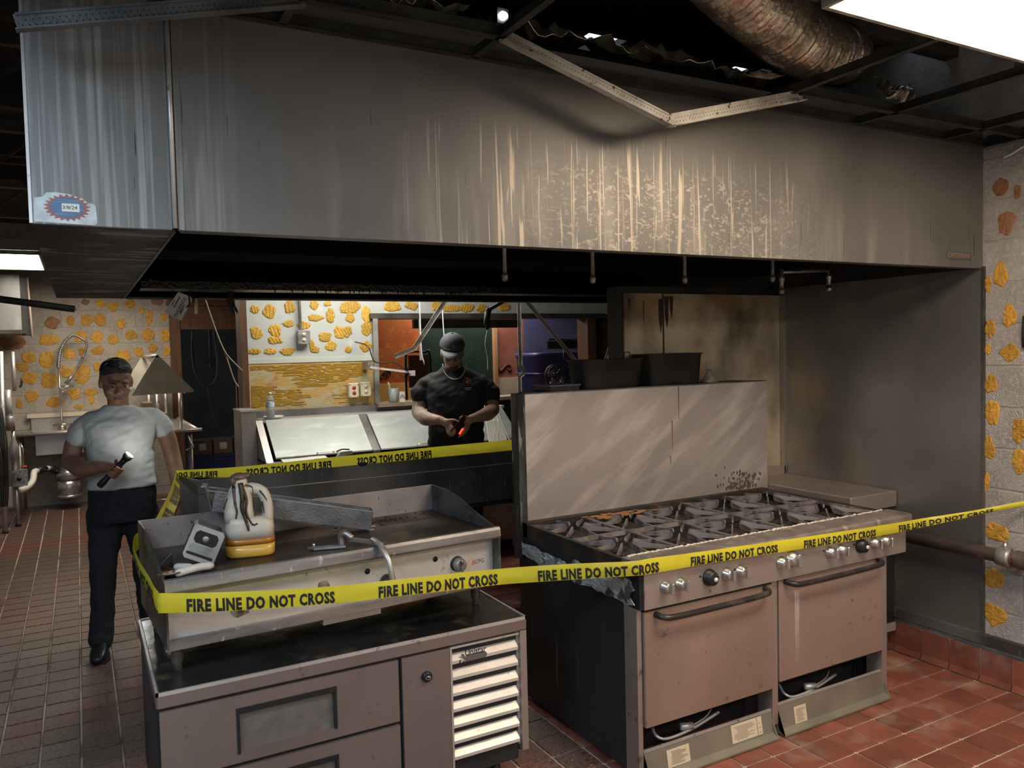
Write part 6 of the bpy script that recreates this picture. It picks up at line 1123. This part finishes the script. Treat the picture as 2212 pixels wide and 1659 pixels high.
t2 = MB(); t2.loft([ring(0, .015, z, rx, ry, p=2.6) for z, rx, ry in ((.80, .19, .135), (.90, .20, .15), (.98, .198, .15))]); limb(t2, [(-.10, .015, .84), (-.105, .01, .5), (-.11, .03, .1)], [.108, .08, .07]); limb(t2, [(.10, .015, .84), (.105, .01, .5), (.11, .03, .1)], [.108, .08, .07]); put('trousers', remeshed(t2, .01, 6, .006, 9), M_trou, man2)
for cx in (-.11, .11):
    f = MB(); f.loft([[(cx + a, y, z0 + b_) for a, b_, _ in rr(w, h_, 0, 16, 3)] for y, w, h_, z0 in ((-.165, .020, .018, .022), (-.145, .038, .026, .028), (-.09, .047, .034, .036), (-.02, .042, .046, .048), (.05, .038, .055, .057), (.10, .03, .045, .05))]); f.build('shoe', M_shoe, man2, True)
face_bits(H2, man2, mat('brown_hair', (.06, .035, .02), .6), M_ink, mat('lip_pink', (.3, .12, .1), .5))
bd = MB(); bd.ell((0, -.072, -.088), (.036, .022, .028), 14); bd.xf(H2); bd.build('goatee', mat('goatee_brown', (.12, .065, .04), .8, bump=(160, .7)), man2, True)
# cap
M_cap = mat('cap_grey', (.10, .11, .13), .75, 0, (.08, .088, .105), 30, bump=(200, .2)); M_brim = mat('cap_brim_grey', (.30, .33, .38), .75, bump=(200, .15))
cpb = bmesh.new(); bmesh.ops.create_uvsphere(cpb, u_segments=28, v_segments=18, radius=1); bmesh.ops.delete(cpb, geom=[v for v in cpb.verts if v.co.z < -.12], context='VERTS')
c = MB(); c.bm(cpb, True, Matrix.Translation((0, .012, .052)) @ Matrix.Diagonal((.094, .112, .096, 1))); c.xf(H2); cap_o = c.build('cap_crown', M_cap, man2, True); md = cap_o.modifiers.new('t', 'SOLIDIFY'); md.thickness = .003
br = MB(); top = []; bot = []
nb_ = 18
for k in range(nb_ + 1):
    a = math.radians(200 + 140 * k / nb_); top.append((.088 * math.cos(a), .012 + .106 * math.sin(a), .046)); f_ = math.sin(math.pi * k / nb_) ** .55; bot.append((.090 * math.cos(a) * (1 + .02 * f_), .012 + .106 * math.sin(a) - .078 * f_, .040 - .020 * abs(math.cos(a)) - .012 * f_))
br.add(top + bot, [(k, k + 1, nb_ + 2 + k, nb_ + 1 + k) for k in range(nb_)], True); br.xf(H2); bo = br.build('cap_brim', M_brim, cap_o, True); md = bo.modifiers.new('t', 'SOLIDIFY'); md.thickness = .004
q = MB(); q.ell((0, .012, .149), (.008, .008, .005), 8); q.xf(H2); q.build('cap_button', M_cap, cap_o, True)
def on_cap(x, z):           # point on the crown's front
    zz = (z - .052) / .096; xx = x / .094; yy = math.sqrt(max(0, 1 - zz * zz - xx * xx)); return H2 @ Vector((x * 1.02, .012 - .112 * yy * 1.025 - .001, z))
lm = text_mesh('Inspector', 1., .02); xs_ = [v.co.x for v in lm.vertices]; a0_, a1_ = min(xs_), max(xs_)
for v in lm.vertices: v.co = on_cap(-.066 + (v.co.x - a0_) / (a1_ - a0_) * .044, .062 + v.co.y * .012)
lm.materials.clear(); lm.materials.append(M_whitep); link('cap_lettering', lm, cap_o, True)
fe = MB(); fe.add([on_cap(.004 + u, .090 + w) for u, w in ((0, 0), (.010, -.012), (.006, -.016), (-.006, -.016), (-.010, -.010), (-.004, .004), (0, .016), (.006, .0))], [(0, 1, 2), (0, 2, 3), (0, 3, 4), (0, 4, 5), (0, 5, 6), (0, 6, 7), (0, 7, 1)]); fe.build('cap_emblem', mat('flame_gold', (.42, .24, .06), .5), cap_o, True)
# glasses, ear, chain
gl = MB()
for x in (-1, 1): gl.tube([(x * .033 + .024 * math.cos(t * math.pi / 7), -.100, -.002 + .017 * math.sin(t * math.pi / 7)) for t in range(14)], .0018, 5, closed=True); gl.tube([(x * .057, -.098, .002), (x * .084, -.02, .006), (x * .086, .02, .0)], .0018, 5)
gl.tube([(-.009, -.102, .002), (.009, -.102, .002)], .0018, 5); gl.xf(H2); gl.build('glasses', M_blackp, man2, True)
chain = []
for k in range(27):
    a = math.radians(180 + 180 * k / 26); x = .084 * math.cos(a); z = 1.605 + .108 * math.sin(a) * 1.0; h_ = bv.ray_cast(Vector((x, -1.2, z)), Vector((0, 1, 0)))[0]; y = (h_.y - .006) if (h_ and z < 1.56) else (-.062 - .02 * abs(math.sin(a))); chain.append((x, min(y, -.05 - .05 * abs(math.sin(a))), z))
cn = MB(); cn.tube(chain, .0042, 6)
for p in chain: cn.ell(p, (.006, .005, .006), 6)
cn.build('neck_chain', mat('silver_chain', (.68, .62, .5), .3, .6), man2, True)
# shirt emblem
LX, LZ = .088, 1.478
v_, f_ = disc(LX, LZ, .030); em_ = decal('shirt_emblem', v_, f_, bv, mat('emblem_red', (.28, .06, .035), .6), man2)
v_, f_ = disc(LX, LZ, .020); decal('emblem_field', v_, f_, bv, mat('emblem_dark', (.03, .012, .01), .6), em_, .0028)
decal('emblem_flame', [(LX + u, LZ + w) for u, w in ((0, 0), (.012, -.006), (.008, -.014), (-.008, -.014), (-.012, -.004), (-.006, .006), (-.001, .018), (.004, .006), (.009, .010))], [(0, k, k + 1) for k in range(1, 8)] + [(0, 8, 1)], bv, mat('flame_gold', (.42, .24, .06), .5), em_, .004)
for z_, w_ in ((1.430, .032), (1.418, .022)): decal('emblem_text', [(LX - w_ / 1.6, z_), (LX + w_, z_), (LX + w_, z_ + .006), (LX - w_ / 1.6, z_ + .006)], [(0, 1, 2, 3)], bv, mat('text_grey', (.38, .38, .38), .6), em_, .003)
# phone
def W2_(p): return (Matrix.Translation(P2) @ Matrix.Rotation(R2, 4, 'Z')) @ Vector(p)
ph = thing('mobile_phone', 'dark phone with red glow in the capped man\'s hands', 'phone', W2_(PC))
def slab2(cu, cv, hu, hv, hn, off, nm, m):
    o_ = PC + pu * cu + pv * cv + pn_ * off; MB().prism([W2_(o_ + pu * a + pv * b_) for a, b_ in ((-hu, -hv), (hu, -hv), (hu, hv), (-hu, hv))], (Matrix.Rotation(R2, 3, 'Z') @ pn_) * hn).build(nm, m, ph)
slab2(0, 0, .072, .036, .009, 0, 'body', M_blackp); slab2(0, 0, .067, .032, .001, .009, 'screen', mat('phone_screen', (.02, .012, .015), .1)); slab2(0, 0, .067, .032, .001, -.001, 'back_glass', mat('phone_back', (.02, .012, .015), .1))
for cu_ in (-.03, .012): 
    o_ = PC + pu * cu_ - pv * .0 + Vector((.012, -.03, -.035)); 
MB().tube([W2_((.020, -.418, 1.128)), W2_((.034, -.420, 1.150)), W2_((.046, -.418, 1.166))], .006, 6).build('red_finger_glow', mat('red_glow', (1, .1, .03), .4, emit=(1, .06, .02), estr=3), ph)  # emissive tube added for the red glow over the fingers
